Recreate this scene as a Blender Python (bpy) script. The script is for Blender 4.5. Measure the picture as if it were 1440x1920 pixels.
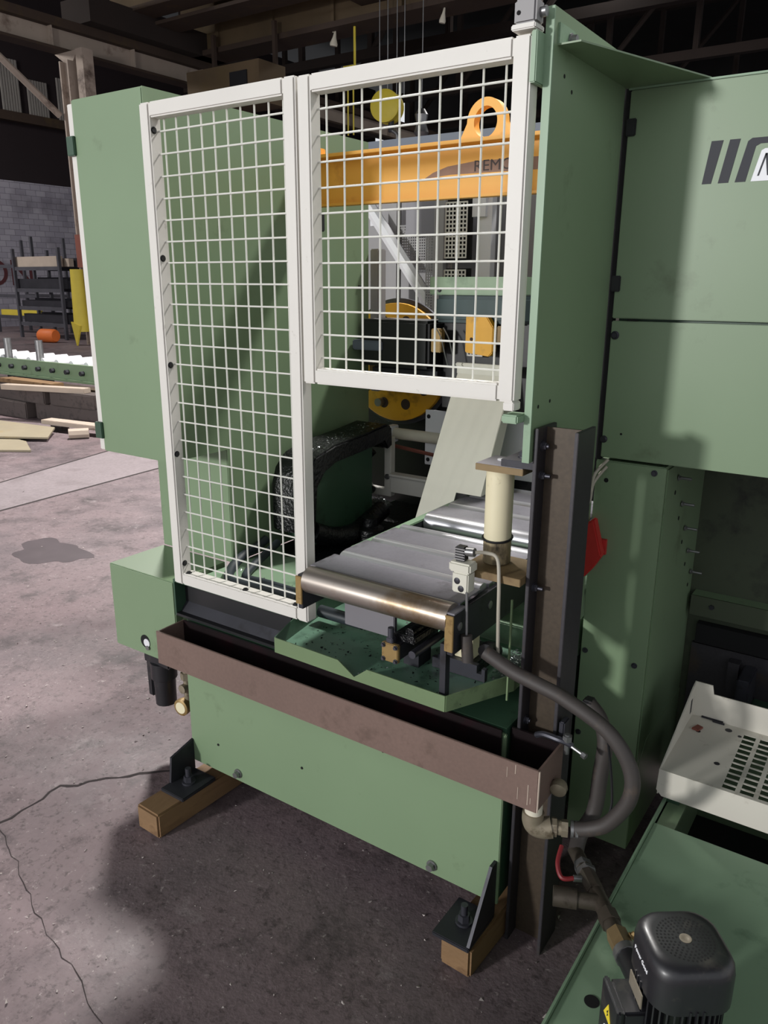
import bpy, bmesh, math, random
from mathutils import Vector, Matrix
random.seed(7)
R = math.radians
for o in list(bpy.data.objects): bpy.data.objects.remove(o, do_unlink=True)
SC = bpy.context.scene
COL = SC.collection

# ------------------------------------------------------------------ camera
YAW, PIT, ROL = R(-34.318), R(16.356), R(.2716)
fwd = Vector((math.sin(YAW)*math.cos(PIT), math.cos(YAW)*math.cos(PIT), -math.sin(PIT)))
rgt = Vector((math.cos(YAW), -math.sin(YAW), 0)); upv = rgt.cross(fwd)
rr = rgt*math.cos(ROL)+upv*math.sin(ROL); uu = -rgt*math.sin(ROL)+upv*math.cos(ROL)
cd = bpy.data.cameras.new('camera'); cam = bpy.data.objects.new('camera', cd); COL.objects.link(cam)
cam.matrix_world = Matrix(((rr.x, uu.x, -fwd.x, 0), (rr.y, uu.y, -fwd.y, 0), (rr.z, uu.z, -fwd.z, 1.6), (0, 0, 0, 1)))
cd.sensor_fit = 'HORIZONTAL'; cd.sensor_width = 36; cd.lens = 36*1462.97/1440; cd.clip_start = .05; cd.clip_end = 200
SC.camera = cam

# ------------------------------------------------------------------ world, hall lamps, exposure
w = bpy.data.worlds.new('world'); SC.world = w; w.use_nodes = True
w.node_tree.nodes['Background'].inputs[0].default_value = (.93, .96, 1, 1)
w.node_tree.nodes['Background'].inputs[1].default_value = .75
def lamp(name, loc, target, energy, size, col=(1, .97, .93)):
    d = bpy.data.lights.new(name, 'AREA'); d.energy = energy; d.shape = 'DISK'; d.size = size; d.color = col
    o = bpy.data.objects.new(name, d); COL.objects.link(o); o.location = loc
    o.rotation_euler = (Vector(target)-Vector(loc)).to_track_quat('-Z', 'Y').to_euler(); return o
lamp('hall_lamp', (.3, 7.2, 8.6), (-1.3, 1.6, 0), 1050, .9)
lamp('hall_lamp', (-7.5, 7.0, 8.8), (-5, 4, 0), 1450, 1.0)
lamp('hall_lamp', (-24, 8, 8.2), (-24, 14, 0), 520, 1.5)
lamp('hall_lamp', (-9, 24, 10.8), (-9, 24, 0), 350, 1.5)
lamp('door_daylight', (-5.4, -10.5, 3.15), (-1.2, 1.8, 1.2), 1000, 1.0, (1, .99, .97))
SC.view_settings.view_transform = 'Standard'; SC.view_settings.look = 'None'
SC.view_settings.gamma = 1; SC.view_settings.use_curve_mapping = False
SC.view_settings.exposure = 0.15

# ------------------------------------------------------------------ materials
def lin(h):
    if isinstance(h, tuple): return h
    c = [int(h[i:i+2], 16)/255 for i in (1, 3, 5)]
    return tuple(v/12.92 if v <= .04045 else ((v+.055)/1.055)**2.4 for v in c)
MATS = {}
def mat(name, col, rough=.5, metal=0., var=.12, scale=6., dirt=None, dirt_amt=.0, dirt_scale=9., bump=0., bscale=60., fine=0., stretch=None, coat=0.):
    m = bpy.data.materials.new(name); m.use_nodes = True; nt = m.node_tree; N = nt.nodes; L = nt.links
    b = N['Principled BSDF']; b.inputs['Roughness'].default_value = rough; b.inputs['Metallic'].default_value = metal
    if coat: b.inputs['Coat Weight'].default_value = coat; b.inputs['Coat Roughness'].default_value = .25
    c = lin(col)
    tc = N.new('ShaderNodeTexCoord'); src = tc.outputs['Object']
    if stretch:
        mp = N.new('ShaderNodeMapping'); mp.inputs['Scale'].default_value = stretch; L.new(src, mp.inputs[0]); src = mp.outputs[0]
    n1 = N.new('ShaderNodeTexNoise'); n1.inputs['Scale'].default_value = scale; n1.inputs['Detail'].default_value = 5
    L.new(src, n1.inputs['Vector'])
    mx = N.new('ShaderNodeMix'); mx.data_type = 'RGBA'
    mx.inputs[6].default_value = (*[v*(1-var) for v in c], 1); mx.inputs[7].default_value = (*[min(1, v*(1+var)) for v in c], 1)
    L.new(n1.outputs[0], mx.inputs[0]); out = mx.outputs[2]
    if fine:
        nf = N.new('ShaderNodeTexNoise'); nf.inputs['Scale'].default_value = scale*22; nf.inputs['Detail'].default_value = 2
        L.new(src, nf.inputs['Vector'])
        rf = N.new('ShaderNodeMapRange'); rf.inputs[1].default_value = .3; rf.inputs[2].default_value = .7; rf.inputs[3].default_value = 1-fine; rf.inputs[4].default_value = 1+fine
        L.new(nf.outputs[0], rf.inputs[0])
        vm = N.new('ShaderNodeVectorMath'); vm.operation = 'SCALE'; L.new(out, vm.inputs[0]); L.new(rf.outputs[0], vm.inputs['Scale']); out = vm.outputs[0]
    if dirt:
        n2 = N.new('ShaderNodeTexNoise'); n2.inputs['Scale'].default_value = dirt_scale; n2.inputs['Detail'].default_value = 8; n2.inputs['Roughness'].default_value = .65
        L.new(src, n2.inputs['Vector'])
        rm = N.new('ShaderNodeMapRange'); rm.inputs[1].default_value = .62-.3*dirt_amt; rm.inputs[2].default_value = .78-.25*dirt_amt
        rm.inputs[4].default_value = .9
        L.new(n2.outputs[0], rm.inputs[0])
        m2 = N.new('ShaderNodeMix'); m2.data_type = 'RGBA'; L.new(rm.outputs[0], m2.inputs[0]); L.new(out, m2.inputs[6]); m2.inputs[7].default_value = (*lin(dirt), 1); out = m2.outputs[2]
    L.new(out, b.inputs['Base Color'])
    if bump:
        nb = N.new('ShaderNodeTexNoise'); nb.inputs['Scale'].default_value = bscale; nb.inputs['Detail'].default_value = 4; L.new(src, nb.inputs['Vector'])
        bp = N.new('ShaderNodeBump'); bp.inputs['Strength'].default_value = bump; bp.inputs['Distance'].default_value = .01
        L.new(nb.outputs[0], bp.inputs['Height']); L.new(bp.outputs[0], b.inputs['Normal'])
    MATS[name] = m; return m
mat('green', '#74896b', .42, var=.08, scale=3, dirt='#566449', dirt_amt=.05, dirt_scale=5)
mat('green_light', '#809a7f', .45, var=.1, scale=5, dirt='#4f6a52', dirt_amt=.2, dirt_scale=6)
mat('green_dirty', '#5d7f6b', .38, var=.3, scale=7, dirt='#24352c', dirt_amt=.25, dirt_scale=9)
mat('green_rim', '#667a57', .5, var=.15, scale=5, dirt='#33402c', dirt_amt=.15)
mat('green_dark', '#2f4a38', .45, var=.2, scale=5, dirt='#12170f', dirt_amt=.25)
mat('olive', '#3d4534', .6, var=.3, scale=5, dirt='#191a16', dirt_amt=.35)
mat('cream', '#cfccc6', .45, var=.06, scale=5, dirt='#7d7567', dirt_amt=-.12, dirt_scale=26, bump=.03)
mat('wire', '#cdcdc6', .45, var=.05)
mat('cream_chute', '#c9c7ba', .5, var=.10, scale=5)
mat('white_tray', '#c9c5ba', .5, var=.06, scale=5, dirt='#8c8272', dirt_amt=.15, dirt_scale=14)
mat('white', '#d6d6da', .45, var=.04)
mat('nylon', '#d9d0b0', .5, var=.06, scale=14, dirt='#9a8a66', dirt_amt=.02, dirt_scale=22)
mat('nylon_dirty', '#8f8164', .6, var=.3, scale=30, dirt='#241d16', dirt_amt=.45, dirt_scale=40, stretch=(1, 1, .3))
mat('steel', '#a7a7ae', .32, .85, var=.15, scale=8, dirt='#6e6a6a', dirt_amt=.12, dirt_scale=14, fine=.08)
mat('steel_plate', '#84828a', .4, .3, var=.22, scale=6, dirt='#4e4a4e', dirt_amt=.2, dirt_scale=12, fine=.06)
mat('roller', '#c2c2c8', .34, .75, var=.1, scale=6, stretch=(.3, 6, 6))
mat('roller_golden', '#a39a92', .32, .75, var=.2, scale=5, dirt='#7a6446', dirt_amt=.35, dirt_scale=5)  # golden-brown blotches painted in for the golden reflection on the end roller
mat('brass', '#8f764a', .5, .4, var=.2, scale=20, dirt='#5b3f1f', dirt_amt=.15, dirt_scale=30)
mat('rusty_edge', '#7b6849', .55, .3, var=.3, scale=18, dirt='#4b3620', dirt_amt=.2)
mat('post', '#38363a', .5, .35, var=.35, scale=5, dirt='#4a3f33', dirt_amt=.15, dirt_scale=6, fine=.1)
mat('trough', '#6e5a52', .55, .1, var=.18, scale=5, dirt='#53433a', dirt_amt=.15, fine=.06)
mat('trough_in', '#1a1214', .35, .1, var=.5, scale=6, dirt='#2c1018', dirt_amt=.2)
mat('post_web', '#453b30', .5, .3, var=.3, scale=5, dirt='#3a3027', dirt_amt=.25, dirt_scale=5, fine=.12)
mat('black', '#17171a', .45, var=.3, scale=8)
mat('oily', '#0c0d10', .3, .1, var=.5, scale=20, bump=.5, bscale=90)
mat('iron', '#34343a', .5, .5, var=.3, scale=12, dirt='#1a1614', dirt_amt=.25)
mat('dark_steel', '#4a4a52', .4, .6, var=.25, scale=14, dirt='#24201e', dirt_amt=.2)
mat('galv', '#8b8b8c', .4, .8, var=.2, scale=30)
mat('rubber', '#3a3533', .6, var=.25, scale=14, dirt='#55493f', dirt_amt=.2, dirt_scale=18)
mat('rubber_blue', '#2b3238', .5, var=.2)
mat('fitting', '#8d8371', .45, .4, var=.25, scale=30, dirt='#4a3d2c', dirt_amt=.25, dirt_scale=35)
mat('pipe', '#4b443c', .5, .5, var=.35, scale=30, dirt='#2b221b', dirt_amt=.25, dirt_scale=35)
mat('pvc', '#cfc9b8', .5, var=.08)
mat('red', '#b02a26', .5, var=.2, scale=30)
mat('red_handle', '#6f191f', .5, var=.2)
mat('yellow', '#d9a01f', .5, var=.12, scale=8, dirt='#6b4d14', dirt_amt=.2, dirt_scale=7)
mat('orange', '#e9a83e', .5, var=.07, scale=4, dirt='#b9792a', dirt_amt=.05, dirt_scale=6)
mat('scraped', '#8d6b58', .6, var=.3, scale=18, dirt='#5c4336', dirt_amt=.2)
mat('ink', '#20222c', .6, var=.08)
mat('paper', '#e6e7ec', .5, var=.03)
mat('label_yellow', '#d9c433', .5, var=.05)
mat('label_grey', '#7d7567', .5, .3, var=.3, scale=40)
mat('motor', '#1e1e22', .42, .1, var=.3, scale=18, dirt='#44403c', dirt_amt=.15, dirt_scale=20, coat=.2)
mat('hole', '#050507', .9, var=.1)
mat('timber', '#7c6042', .75, var=.3, scale=9, dirt='#4e341e', dirt_amt=.3, dirt_scale=8, stretch=(1, .25, 1.5), bump=.2)
mat('timber_dark', '#4a413f', .8, var=.3, scale=4, dirt='#2a2424', dirt_amt=.3)
mat('timber_pale', '#a8998c', .8, var=.15, scale=5)
mat('plywood', '#877d69', .75, var=.18, scale=3, dirt='#8b7a57', dirt_amt=.2, dirt_scale=4)
mat('grey_panel', '#8b898a', .5, var=.1, scale=3)
mat('grey_perf', '#77757a', .5, .2, var=.12, scale=5)
mat('grey_blue', '#5e6673', .5, var=.12)
mat('teal', '#1f3a3c', .5, var=.3, scale=8)
mat('cable', '#a8a294', .5, var=.1)
mat('chips', '#9da3a3', .3, .8, var=.4, scale=80)
mat('chips_dark', '#15171a', .4, .3, var=.4, scale=80)
mat('crumbs', '#a39a97', .8, var=.4, scale=20)
mat('col_paint', '#a49488', .7, var=.3, scale=2, dirt='#4c3c34', dirt_amt=.3, dirt_scale=2)
mat('runway', '#9d8f83', .7, var=.25, scale=1.2, dirt='#5a463c', dirt_amt=.15, dirt_scale=1.5)
mat('rust_dark', '#3a2c23', .8, var=.35, scale=.8, dirt='#4a3b22', dirt_amt=.2, dirt_scale=1.2)
mat('girder', '#594934', .8, var=.5, scale=1.0, dirt='#57482c', dirt_amt=.25, dirt_scale=.9)
mat('truss', '#261c18', .9, var=.3, scale=1)
mat('roof', '#100c0d', .9, var=.3, scale=.4)
mat('cladding', '#1d1216', .9, var=.4, scale=.5)
mat('sheet_glass', '#8f8a86', .6, var=.3, scale=.8)
mat('crane_yellow', '#d6c23c', .5, var=.1)
mat('rack', '#403f46', .7, var=.4, scale=3)
mat('stock', '#2b2a30', .6, .3, var=.5, scale=4)
mat('rust_red', '#7b463a', .8, var=.3, scale=2)
mat('yellow_wrap', '#c7b23e', .6, var=.15, scale=4)
mat('orange_drum', '#d0692c', .6, var=.1)
mat('paint_mark', '#4f2328', .8, var=.2)
def floor_material():
    m = bpy.data.materials.new('concrete'); m.use_nodes = True; nt = m.node_tree; N = nt.nodes; L = nt.links
    b = N['Principled BSDF']; tc = N.new('ShaderNodeTexCoord'); src = tc.outputs['Object']
    def noise(s, d=6, r=.6):
        n = N.new('ShaderNodeTexNoise'); n.inputs['Scale'].default_value = s; n.inputs['Detail'].default_value = d; n.inputs['Roughness'].default_value = r; L.new(src, n.inputs['Vector']); return n.outputs[0]
    def rng(v, a, b_, lo=0., hi=1.):
        r = N.new('ShaderNodeMapRange'); r.inputs[1].default_value = a; r.inputs[2].default_value = b_; r.inputs[3].default_value = lo; r.inputs[4].default_value = hi; L.new(v, r.inputs[0]); return r.outputs[0]
    def mix(f, a, c):
        x = N.new('ShaderNodeMix'); x.data_type = 'RGBA'; L.new(f, x.inputs[0])
        for i, v in ((6, a), (7, c)):
            if hasattr(v, 'links'): L.new(v, x.inputs[i])
            else: x.inputs[i].default_value = (*lin(v), 1)
        return x.outputs[2]
    c = mix(rng(noise(.45), .35, .65), '#6a5a5d', '#85777a')
    c = mix(rng(noise(.9, 7, .65), .48, .66), c, '#50464a')
    c = mix(rng(noise(2.1, 8, .7), .52, .74), c, '#40373a')
    c = mix(rng(noise(4.2, 8, .7), .56, .80), c, '#352d2f')
    c = mix(rng(noise(9, 8, .75), .55, .7, 0, .55), c, '#2f2628')
    c = mix(rng(noise(5.5, 7, .7), .6, .74, 0, .6), c, '#9a8f90')
    c = mix(rng(noise(55, 3, .6), .55, .72, 0, .7), c, '#3a3031')
    c = mix(rng(noise(30, 5, .8), .60, .70, 0, .8), c, '#a59a99')
    c = mix(rng(noise(48, 4, .8), .66, .74, 0, .7), c, '#b9aeac')
    c = mix(rng(noise(14, 8, .8), .58, .66, 0, .55), c, '#2a2224')
    L.new(c, b.inputs['Base Color'])
    L.new(rng(noise(1.3, 6, .7), .4, .7, .75, .42), b.inputs['Roughness'])
    bp = N.new('ShaderNodeBump'); bp.inputs['Strength'].default_value = .35; bp.inputs['Distance'].default_value = .006
    L.new(noise(70, 5, .6), bp.inputs['Height']); L.new(bp.outputs[0], b.inputs['Normal'])
    MATS['concrete'] = m
floor_material()
def block_material():
    m = bpy.data.materials.new('block_wall'); m.use_nodes = True; nt = m.node_tree; N = nt.nodes; L = nt.links
    b = N['Principled BSDF']; b.inputs['Roughness'].default_value = .8
    tc = N.new('ShaderNodeTexCoord'); mp = N.new('ShaderNodeMapping'); mp.inputs['Rotation'].default_value = (0, R(90), R(90)); L.new(tc.outputs['Object'], mp.inputs[0])
    sx = N.new('ShaderNodeSeparateXYZ'); L.new(tc.outputs['Object'], sx.inputs[0]); cx = N.new('ShaderNodeCombineXYZ'); L.new(sx.outputs[1], cx.inputs[0]); L.new(sx.outputs[2], cx.inputs[1])
    br = N.new('ShaderNodeTexBrick'); br.inputs['Scale'].default_value = 1; br.inputs['Brick Width'].default_value = .4; br.inputs['Row Height'].default_value = .2; br.inputs['Mortar Size'].default_value = .008
    br.inputs['Color1'].default_value = (*lin('#8e8a96'), 1); br.inputs['Color2'].default_value = (*lin('#a39fa9'), 1); br.inputs['Mortar'].default_value = (*lin('#6c6872'), 1)
    L.new(cx.outputs[0], br.inputs['Vector'])
    n = N.new('ShaderNodeTexNoise'); n.inputs['Scale'].default_value = .8; n.inputs['Detail'].default_value = 8; L.new(tc.outputs['Object'], n.inputs['Vector'])
    r = N.new('ShaderNodeMapRange'); r.inputs[1].default_value = .5; r.inputs[2].default_value = .75; r.inputs[4].default_value = .75; L.new(n.outputs[0], r.inputs[0])
    x = N.new('ShaderNodeMix'); x.data_type = 'RGBA'; L.new(r.outputs[0], x.inputs[0]); L.new(br.outputs[0], x.inputs[6]); x.inputs[7].default_value = (*lin('#4d4650'), 1)
    L.new(x.outputs[2], b.inputs['Base Color']); MATS['block_wall'] = m
block_material()

# ------------------------------------------------------------------ helpers
BASE = {}
class B:
    """collects geometry in world coordinates, then links it as one mesh object"""
    def __init__(s): s.bm = bmesh.new()
    def box(s, x0, x1, y0, y1, z0, z1, bevel=0.):
        v = [s.bm.verts.new(p) for p in ((x0, y0, z0), (x1, y0, z0), (x1, y1, z0), (x0, y1, z0), (x0, y0, z1), (x1, y0, z1), (x1, y1, z1), (x0, y1, z1))]
        f = [s.bm.faces.new([v[i] for i in q]) for q in ((3, 2, 1, 0), (4, 5, 6, 7), (0, 1, 5, 4), (1, 2, 6, 5), (2, 3, 7, 6), (3, 0, 4, 7))]
        if bevel:
            e = {e for q in f for e in q.edges}
            bmesh.ops.bevel(s.bm, geom=list(e), offset=bevel, segments=2, affect='EDGES', clamp_overlap=True)
        return s
    def prism(s, poly, d, bevel=0.):
        """poly: planar 3d loop, extruded along vector d"""
        a = [s.bm.verts.new(p) for p in poly]; d = Vector(d); b = [s.bm.verts.new(Vector(p)+d) for p in poly]; n = len(a)
        f = [s.bm.faces.new(list(reversed(a))), s.bm.faces.new(b)]
        f += [s.bm.faces.new((a[i], a[(i+1) % n], b[(i+1) % n], b[i])) for i in range(n)]
        bmesh.ops.recalc_face_normals(s.bm, faces=f)
        if bevel:
            bmesh.ops.bevel(s.bm, geom=list({e for q in f for e in q.edges}), offset=bevel, segments=2, affect='EDGES', clamp_overlap=True)
        return s
    def cyl(s, p0, p1, r, r1=None, n=20, cap=True):
        p0 = Vector(p0); p1 = Vector(p1); r1 = r if r1 is None else r1; d = (p1-p0).normalized()
        u = d.orthogonal().normalized(); v = d.cross(u)
        a = []; b = []
        for i in range(n):
            t = 2*math.pi*i/n; k = u*math.cos(t)+v*math.sin(t); a.append(s.bm.verts.new(p0+k*r)); b.append(s.bm.verts.new(p1+k*r1))
        for i in range(n): s.bm.faces.new((a[i], a[(i+1) % n], b[(i+1) % n], b[i]))
        if cap: s.bm.faces.new(list(reversed(a))); s.bm.faces.new(b)
        return s
    def lathe(s, p0, axis, prof, n=24):
        """prof: list of (distance along axis, radius)"""
        p0 = Vector(p0); d = Vector(axis).normalized(); u = d.orthogonal().normalized(); v = d.cross(u); rings = []
        for h, r in prof:
            rings.append([s.bm.verts.new(p0+d*h+(u*math.cos(2*math.pi*i/n)+v*math.sin(2*math.pi*i/n))*max(r, 1e-4)) for i in range(n)])
        for a, b in zip(rings, rings[1:]):
            for i in range(n): s.bm.faces.new((a[i], a[(i+1) % n], b[(i+1) % n], b[i]))
        s.bm.faces.new(list(reversed(rings[0]))); s.bm.faces.new(rings[-1]); return s
    def tube(s, pts, r, n=12, sub=6):
        pts = [Vector(p) for p in pts]
        if sub > 1 and len(pts) > 2:
            q = []
            for i in range(len(pts)-1):
                p0 = pts[max(i-1, 0)]; p1 = pts[i]; p2 = pts[i+1]; p3 = pts[min(i+2, len(pts)-1)]
                for k in range(sub):
                    t = k/sub; q.append(.5*((2*p1)+(-p0+p2)*t+(2*p0-5*p1+4*p2-p3)*t*t+(-p0+3*p1-3*p2+p3)*t**3))
            q.append(pts[-1]); pts = q
        u = None; rings = []
        for i, p in enumerate(pts):
            d = (pts[min(i+1, len(pts)-1)]-pts[max(i-1, 0)]).normalized()
            u = d.orthogonal().normalized() if u is None else (u-d*u.dot(d)).normalized()
            v = d.cross(u); rr_ = r(i/(len(pts)-1)) if callable(r) else r
            rings.append([s.bm.verts.new(p+(u*math.cos(2*math.pi*k/n)+v*math.sin(2*math.pi*k/n))*rr_) for k in range(n)])
        for a, b in zip(rings, rings[1:]):
            for i in range(n): s.bm.faces.new((a[i], a[(i+1) % n], b[(i+1) % n], b[i]))
        s.bm.faces.new(list(reversed(rings[0]))); s.bm.faces.new(rings[-1]); return s
    def bolt(s, p, d, r=.008, h=.007):
        """hexagon head with a washer, standing on p along d"""
        p = Vector(p); d = Vector(d).normalized()
        s.cyl(p, p+d*h*.3, r*1.35, n=16); s.cyl(p+d*h*.3, p+d*h*1.2, r, r*.93, n=6); return s
    def shard(s, p, sz):
        q = [Vector((random.uniform(-1, 1), random.uniform(-1, 1), random.uniform(0, .9)))*sz for _ in range(4)]
        v = [s.bm.verts.new(Vector(p)+k) for k in q]
        for t in ((0, 1, 2), (0, 3, 1), (1, 3, 2), (2, 3, 0)): s.bm.faces.new([v[i] for i in t])
        return s
    def flip(s): bmesh.ops.recalc_face_normals(s.bm, faces=s.bm.faces[:]); return s
    def rotz(s, ang, c): bmesh.ops.rotate(s.bm, cent=Vector(c), matrix=Matrix.Rotation(ang, 3, 'Z'), verts=s.bm.verts[:]); return s
    def done(s, name, m, parent=None, smooth=True, label=None, cat=None, group=None, kind=None):
        base = BASE[parent.name] if parent else None
        if base is None:
            zs = min(v.co.z for v in s.bm.verts); n = len(s.bm.verts)
            base = Vector((sum(v.co.x for v in s.bm.verts)/n, sum(v.co.y for v in s.bm.verts)/n, zs))
        for v in s.bm.verts: v.co -= base
        bmesh.ops.recalc_face_normals(s.bm, faces=s.bm.faces[:])
        me = bpy.data.meshes.new(name); s.bm.to_mesh(me); s.bm.free(); me.materials.append(MATS[m])
        if smooth: me.shade_smooth(); me.set_sharp_from_angle(angle=R(38))
        o = bpy.data.objects.new(name, me); COL.objects.link(o)
        if parent: o.parent = parent
        else: o.location = base
        BASE[o.name] = base
        tag(o, label, cat, group, kind); return o
def tag(o, label=None, cat=None, group=None, kind=None):
    for k, v in (('label', label), ('category', cat), ('group', group), ('kind', kind)):
        if v: o[k] = v
def thing(name, base, label, cat, group=None):
    o = bpy.data.objects.new(name, None); COL.objects.link(o); o.location = base; o.empty_display_size = .05
    BASE[o.name] = Vector(base); tag(o, label, cat, group); return o
def struct(b, name, m, parent=None, smooth=False): return b.done(name, m, parent, smooth, kind=None if parent else 'structure')
def clone(o, dx=0, dy=0, dz=0):
    """copy of a part, sharing its mesh, shifted under the same parent"""
    c = o.copy(); COL.objects.link(c); c.location = Vector(o.location)+Vector((dx, dy, dz)); BASE[c.name] = BASE[o.name]; return c
def text(name, s, size, m, parent, mtx, depth=.0006):
    cu = bpy.data.curves.new(name, 'FONT'); cu.body = s; cu.size = size; cu.extrude = depth; cu.align_x = 'CENTER'; cu.align_y = 'CENTER'
    t = bpy.data.objects.new(name+'_tmp', cu); COL.objects.link(t)
    me = bpy.data.meshes.new_from_object(t.evaluated_get(bpy.context.evaluated_depsgraph_get()))
    bpy.data.objects.remove(t, do_unlink=True)
    me.transform(mtx); me.transform(Matrix.Translation(-BASE[parent.name])); me.materials.clear(); me.materials.append(MATS[m])
    o = bpy.data.objects.new(name, me); COL.objects.link(o); o.parent = parent; BASE[o.name] = BASE[parent.name]; return o

# ================================================================== THE HALL
fl = struct(B().box(-34, 14, -9, 46, -.3, 0), 'floor', 'concrete')
def strip(pts, wd, m, name, z=.0012, jit=0.):
    b = B(); L = []; n = len(pts)
    pp = []
    for (a, c) in zip(pts, pts[1:]):
        k = max(1, int((Vector(c)-Vector(a)).length/.03)) if jit else 1
        for i in range(k): pp.append(Vector(a).lerp(Vector(c), i/k)+Vector((random.uniform(-jit, jit), random.uniform(-jit, jit))))
    pp.append(Vector(pts[-1]))
    for i, p in enumerate(pp):
        d = (pp[min(i+1, len(pp)-1)]-pp[max(i-1, 0)]).normalized(); q = Vector((-d.y, d.x))*(wd*(random.uniform(.4, 1.2) if jit else 1)/2)
        L.append((b.bm.verts.new((p.x+q.x, p.y+q.y, z)), b.bm.verts.new((p.x-q.x, p.y-q.y, z))))
    for a, c in zip(L, L[1:]): b.bm.faces.new((a[0], a[1], c[1], c[0]))
    return b.done(name, m, fl, False)
mat('crack', '#2a2223', .9, var=.3, scale=30)
mat('slab', '#7d7376', .6, var=.2, scale=2.2, dirt='#655b5d', dirt_amt=.25, dirt_scale=3, fine=.12)
mat('oil', '#4a4145', .45, var=.25, scale=9)
strip([(-2.6, .82), (-2.114, 1.013), (-2.116, 1.12), (-2.132, 1.226), (-2.034, 1.34), (-1.975, 1.424), (-1.85, 1.53), (-1.7, 1.7)], .011, 'crack', 'floor_crack', jit=.009)
strip([(-2.102, 1.006), (-1.861, .928), (-1.64, .851), (-1.422, .807), (-1.285, .766), (-1.0, .72)], .0022, 'crack', 'floor_crack', jit=.006)
strip([(-5.05, 0), (-5.365, 2.915), (-5.501, 4.437), (-5.6, 6)], .03, 'crack', 'floor_joint')
strip([(-5.8, 1.5), (-6.155, 3.378), (-6.5, 4.68), (-6.6, 6)], .025, 'crack', 'floor_joint')
b = B(); b.bm.faces.new([b.bm.verts.new(p) for p in ((-5.375, 2.9, .0008), (-5.511, 4.45, .0008), (-5.6, 5.5, .0008), (-6.55, 5.5, .0008), (-6.46, 4.6, .0008), (-6.14, 3.36, .0008), (-5.82, 1.6, .0008), (-5.25, 1.6, .0008))]); b.done('floor_slab', 'slab', fl, False)
b = B(); vs = []
for i in range(40):
    t = i*2*math.pi/40; r = 1+.18*math.sin(3*t+1)+.1*math.sin(7*t)+random.uniform(-.04, .04)
    vs.append(b.bm.verts.new((-4.27+.26*r*math.cos(t)-.1*math.sin(t), 2.6+.17*r*math.sin(t)+.05*math.cos(t), .001)))
b.bm.faces.new(vs); b.done('oil_stain', 'oil', fl, False)
wl = struct(B().box(-28.3, -28, -2, 40, 0, 5.05), 'wall_left', 'block_wall')
b = B()
b.box(-28.3, -28.02, -2, 40, 5.05, 12)
cl = struct(b, 'cladding', 'cladding', wl)
struct(B().box(-28, -27.7, 5, 40, 7.0, 7.3), 'horizontal_rail', 'rust_dark', wl)
for i, (y0, y1) in enumerate(((15.6, 17.0), (17.3, 18.0), (18.3, 19.1), (19.5, 20.6))):
    b = B(); n = int((y1-y0)/.09)
    for k in range(n):      # corrugated translucent sheet
        a = y0+(y1-y0)*k/n; c = y0+(y1-y0)*(k+.55)/n
        b.box(-27.96, -27.93, a, c, 7.3, 8.75+.3*math.sin(i*2.1))
    b.box(-27.99, -27.96, y0, y1, 7.3, 8.75+.3*math.sin(i*2.1))
    b.done('corrugated_sheet', 'sheet_glass' if i else 'rust_red', wl, False)
text('wall_paint_mark', 'ON', 1.3, 'paint_mark', wl, Matrix(((0, 0, 1, -27.995), (1, 0, 0, 16.75), (0, 1, 0, 1.85), (0, 0, 0, 1))), .004)
struct(B().box(-28, 14, 43, 43.3, 0, 13), 'wall_back', 'roof')
struct(B().box(-34, 14, -9, 46, 13, 13.2), 'ceiling', 'roof')
# steel roof trusses far behind
for j, yy in enumerate((24, 30, 36)):
    t = thing('roof_truss', (-4, yy, 8.8), 'dark lattice roof truss high behind the green cabinet, %s' % ('nearest the crane' , 'middle one of three', 'against the dark back wall')[j], 'truss', 'roof trusses')
    b = B(); b.box(-26, 13, yy-.15, yy+.15, 8.8, 9.1); b.done('bottom_chord', 'truss', t, False)
    b = B(); b.box(-26, 13, yy-.15, yy+.15, 12.2, 12.5); b.done('top_chord', 'truss', t, False)
    for k in range(13):
        x = -26+3*k
        B().cyl((x, yy, 9.0), (x+1.5*(1 if k % 2 else -1)+1.5, yy, 12.3), .1, n=6).done('web_member', 'truss', t)
        B().box(x-.09, x+.09, yy-.09, yy+.09, 9.1, 12.2).done('hanger', 'truss', t, False)
# building column with runway beam
c = thing('steel_column', (-18.45, 13.2, 0), 'tall rusty steel column with red paint band beside the racks', 'column')
for x0, x1, y0, y1 in ((-18.46, -18.41, 13.0, 13.3), (-18.16, -18.11, 13.0, 13.3)):
    B().box(x0, x1, y0, y1, 0, 6.7).done('flange', 'col_paint', c, False)
B().box(-18.41, -18.16, 13.13, 13.17, 0, 6.7).done('web', 'col_paint', c, False)
B().box(-18.48, -18.09, 12.97, 13.33, 1.95, 2.75).done('red_band', 'rust_red', c, False)
B().prism([(-18.45, 13.15, 6.7), (-18.1, 13.15, 6.7), (-17.9, 13.15, 6.92), (-18.8, 13.15, 6.92)], (0, .15, 0)).done('cap_plate', 'col_paint', c, False)
# second lighter leg of the column
B().box(-17.92, -17.66, 13.1, 13.4, 0, 6.92).done('outer_leg', 'col_paint', c, False)
b = B().cyl((-18.28, 12.78, .35), (-18.28, 12.78, 1.9), .2, .16, n=14); b.prism([(-18.5, 12.75, .05), (-18.25, 12.55, .0), (-18.1, 12.6, .5), (-18.4, 12.55, .6)], (0, .05, 0))
b.done('column_wrap', 'yellow_wrap', None, True, 'yellow plastic padding wrapped round the foot of the steel column', 'column guard')
rb = thing('runway_beam', (-18.5, 14, 6.98), 'long pale crane runway beam resting on the steel column', 'beam')
B().box(-18.58, -18.5, -4, 40, 6.98, 7.42).done('web', 'runway', rb, False)
B().box(-18.75, -18.3, -4, 40, 6.92, 6.98).done('bottom_flange', 'rust_dark', rb, False)
B().box(-18.75, -18.3, -4, 40, 7.42, 7.62).done('top_flange', 'rust_dark', rb, False)
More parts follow.
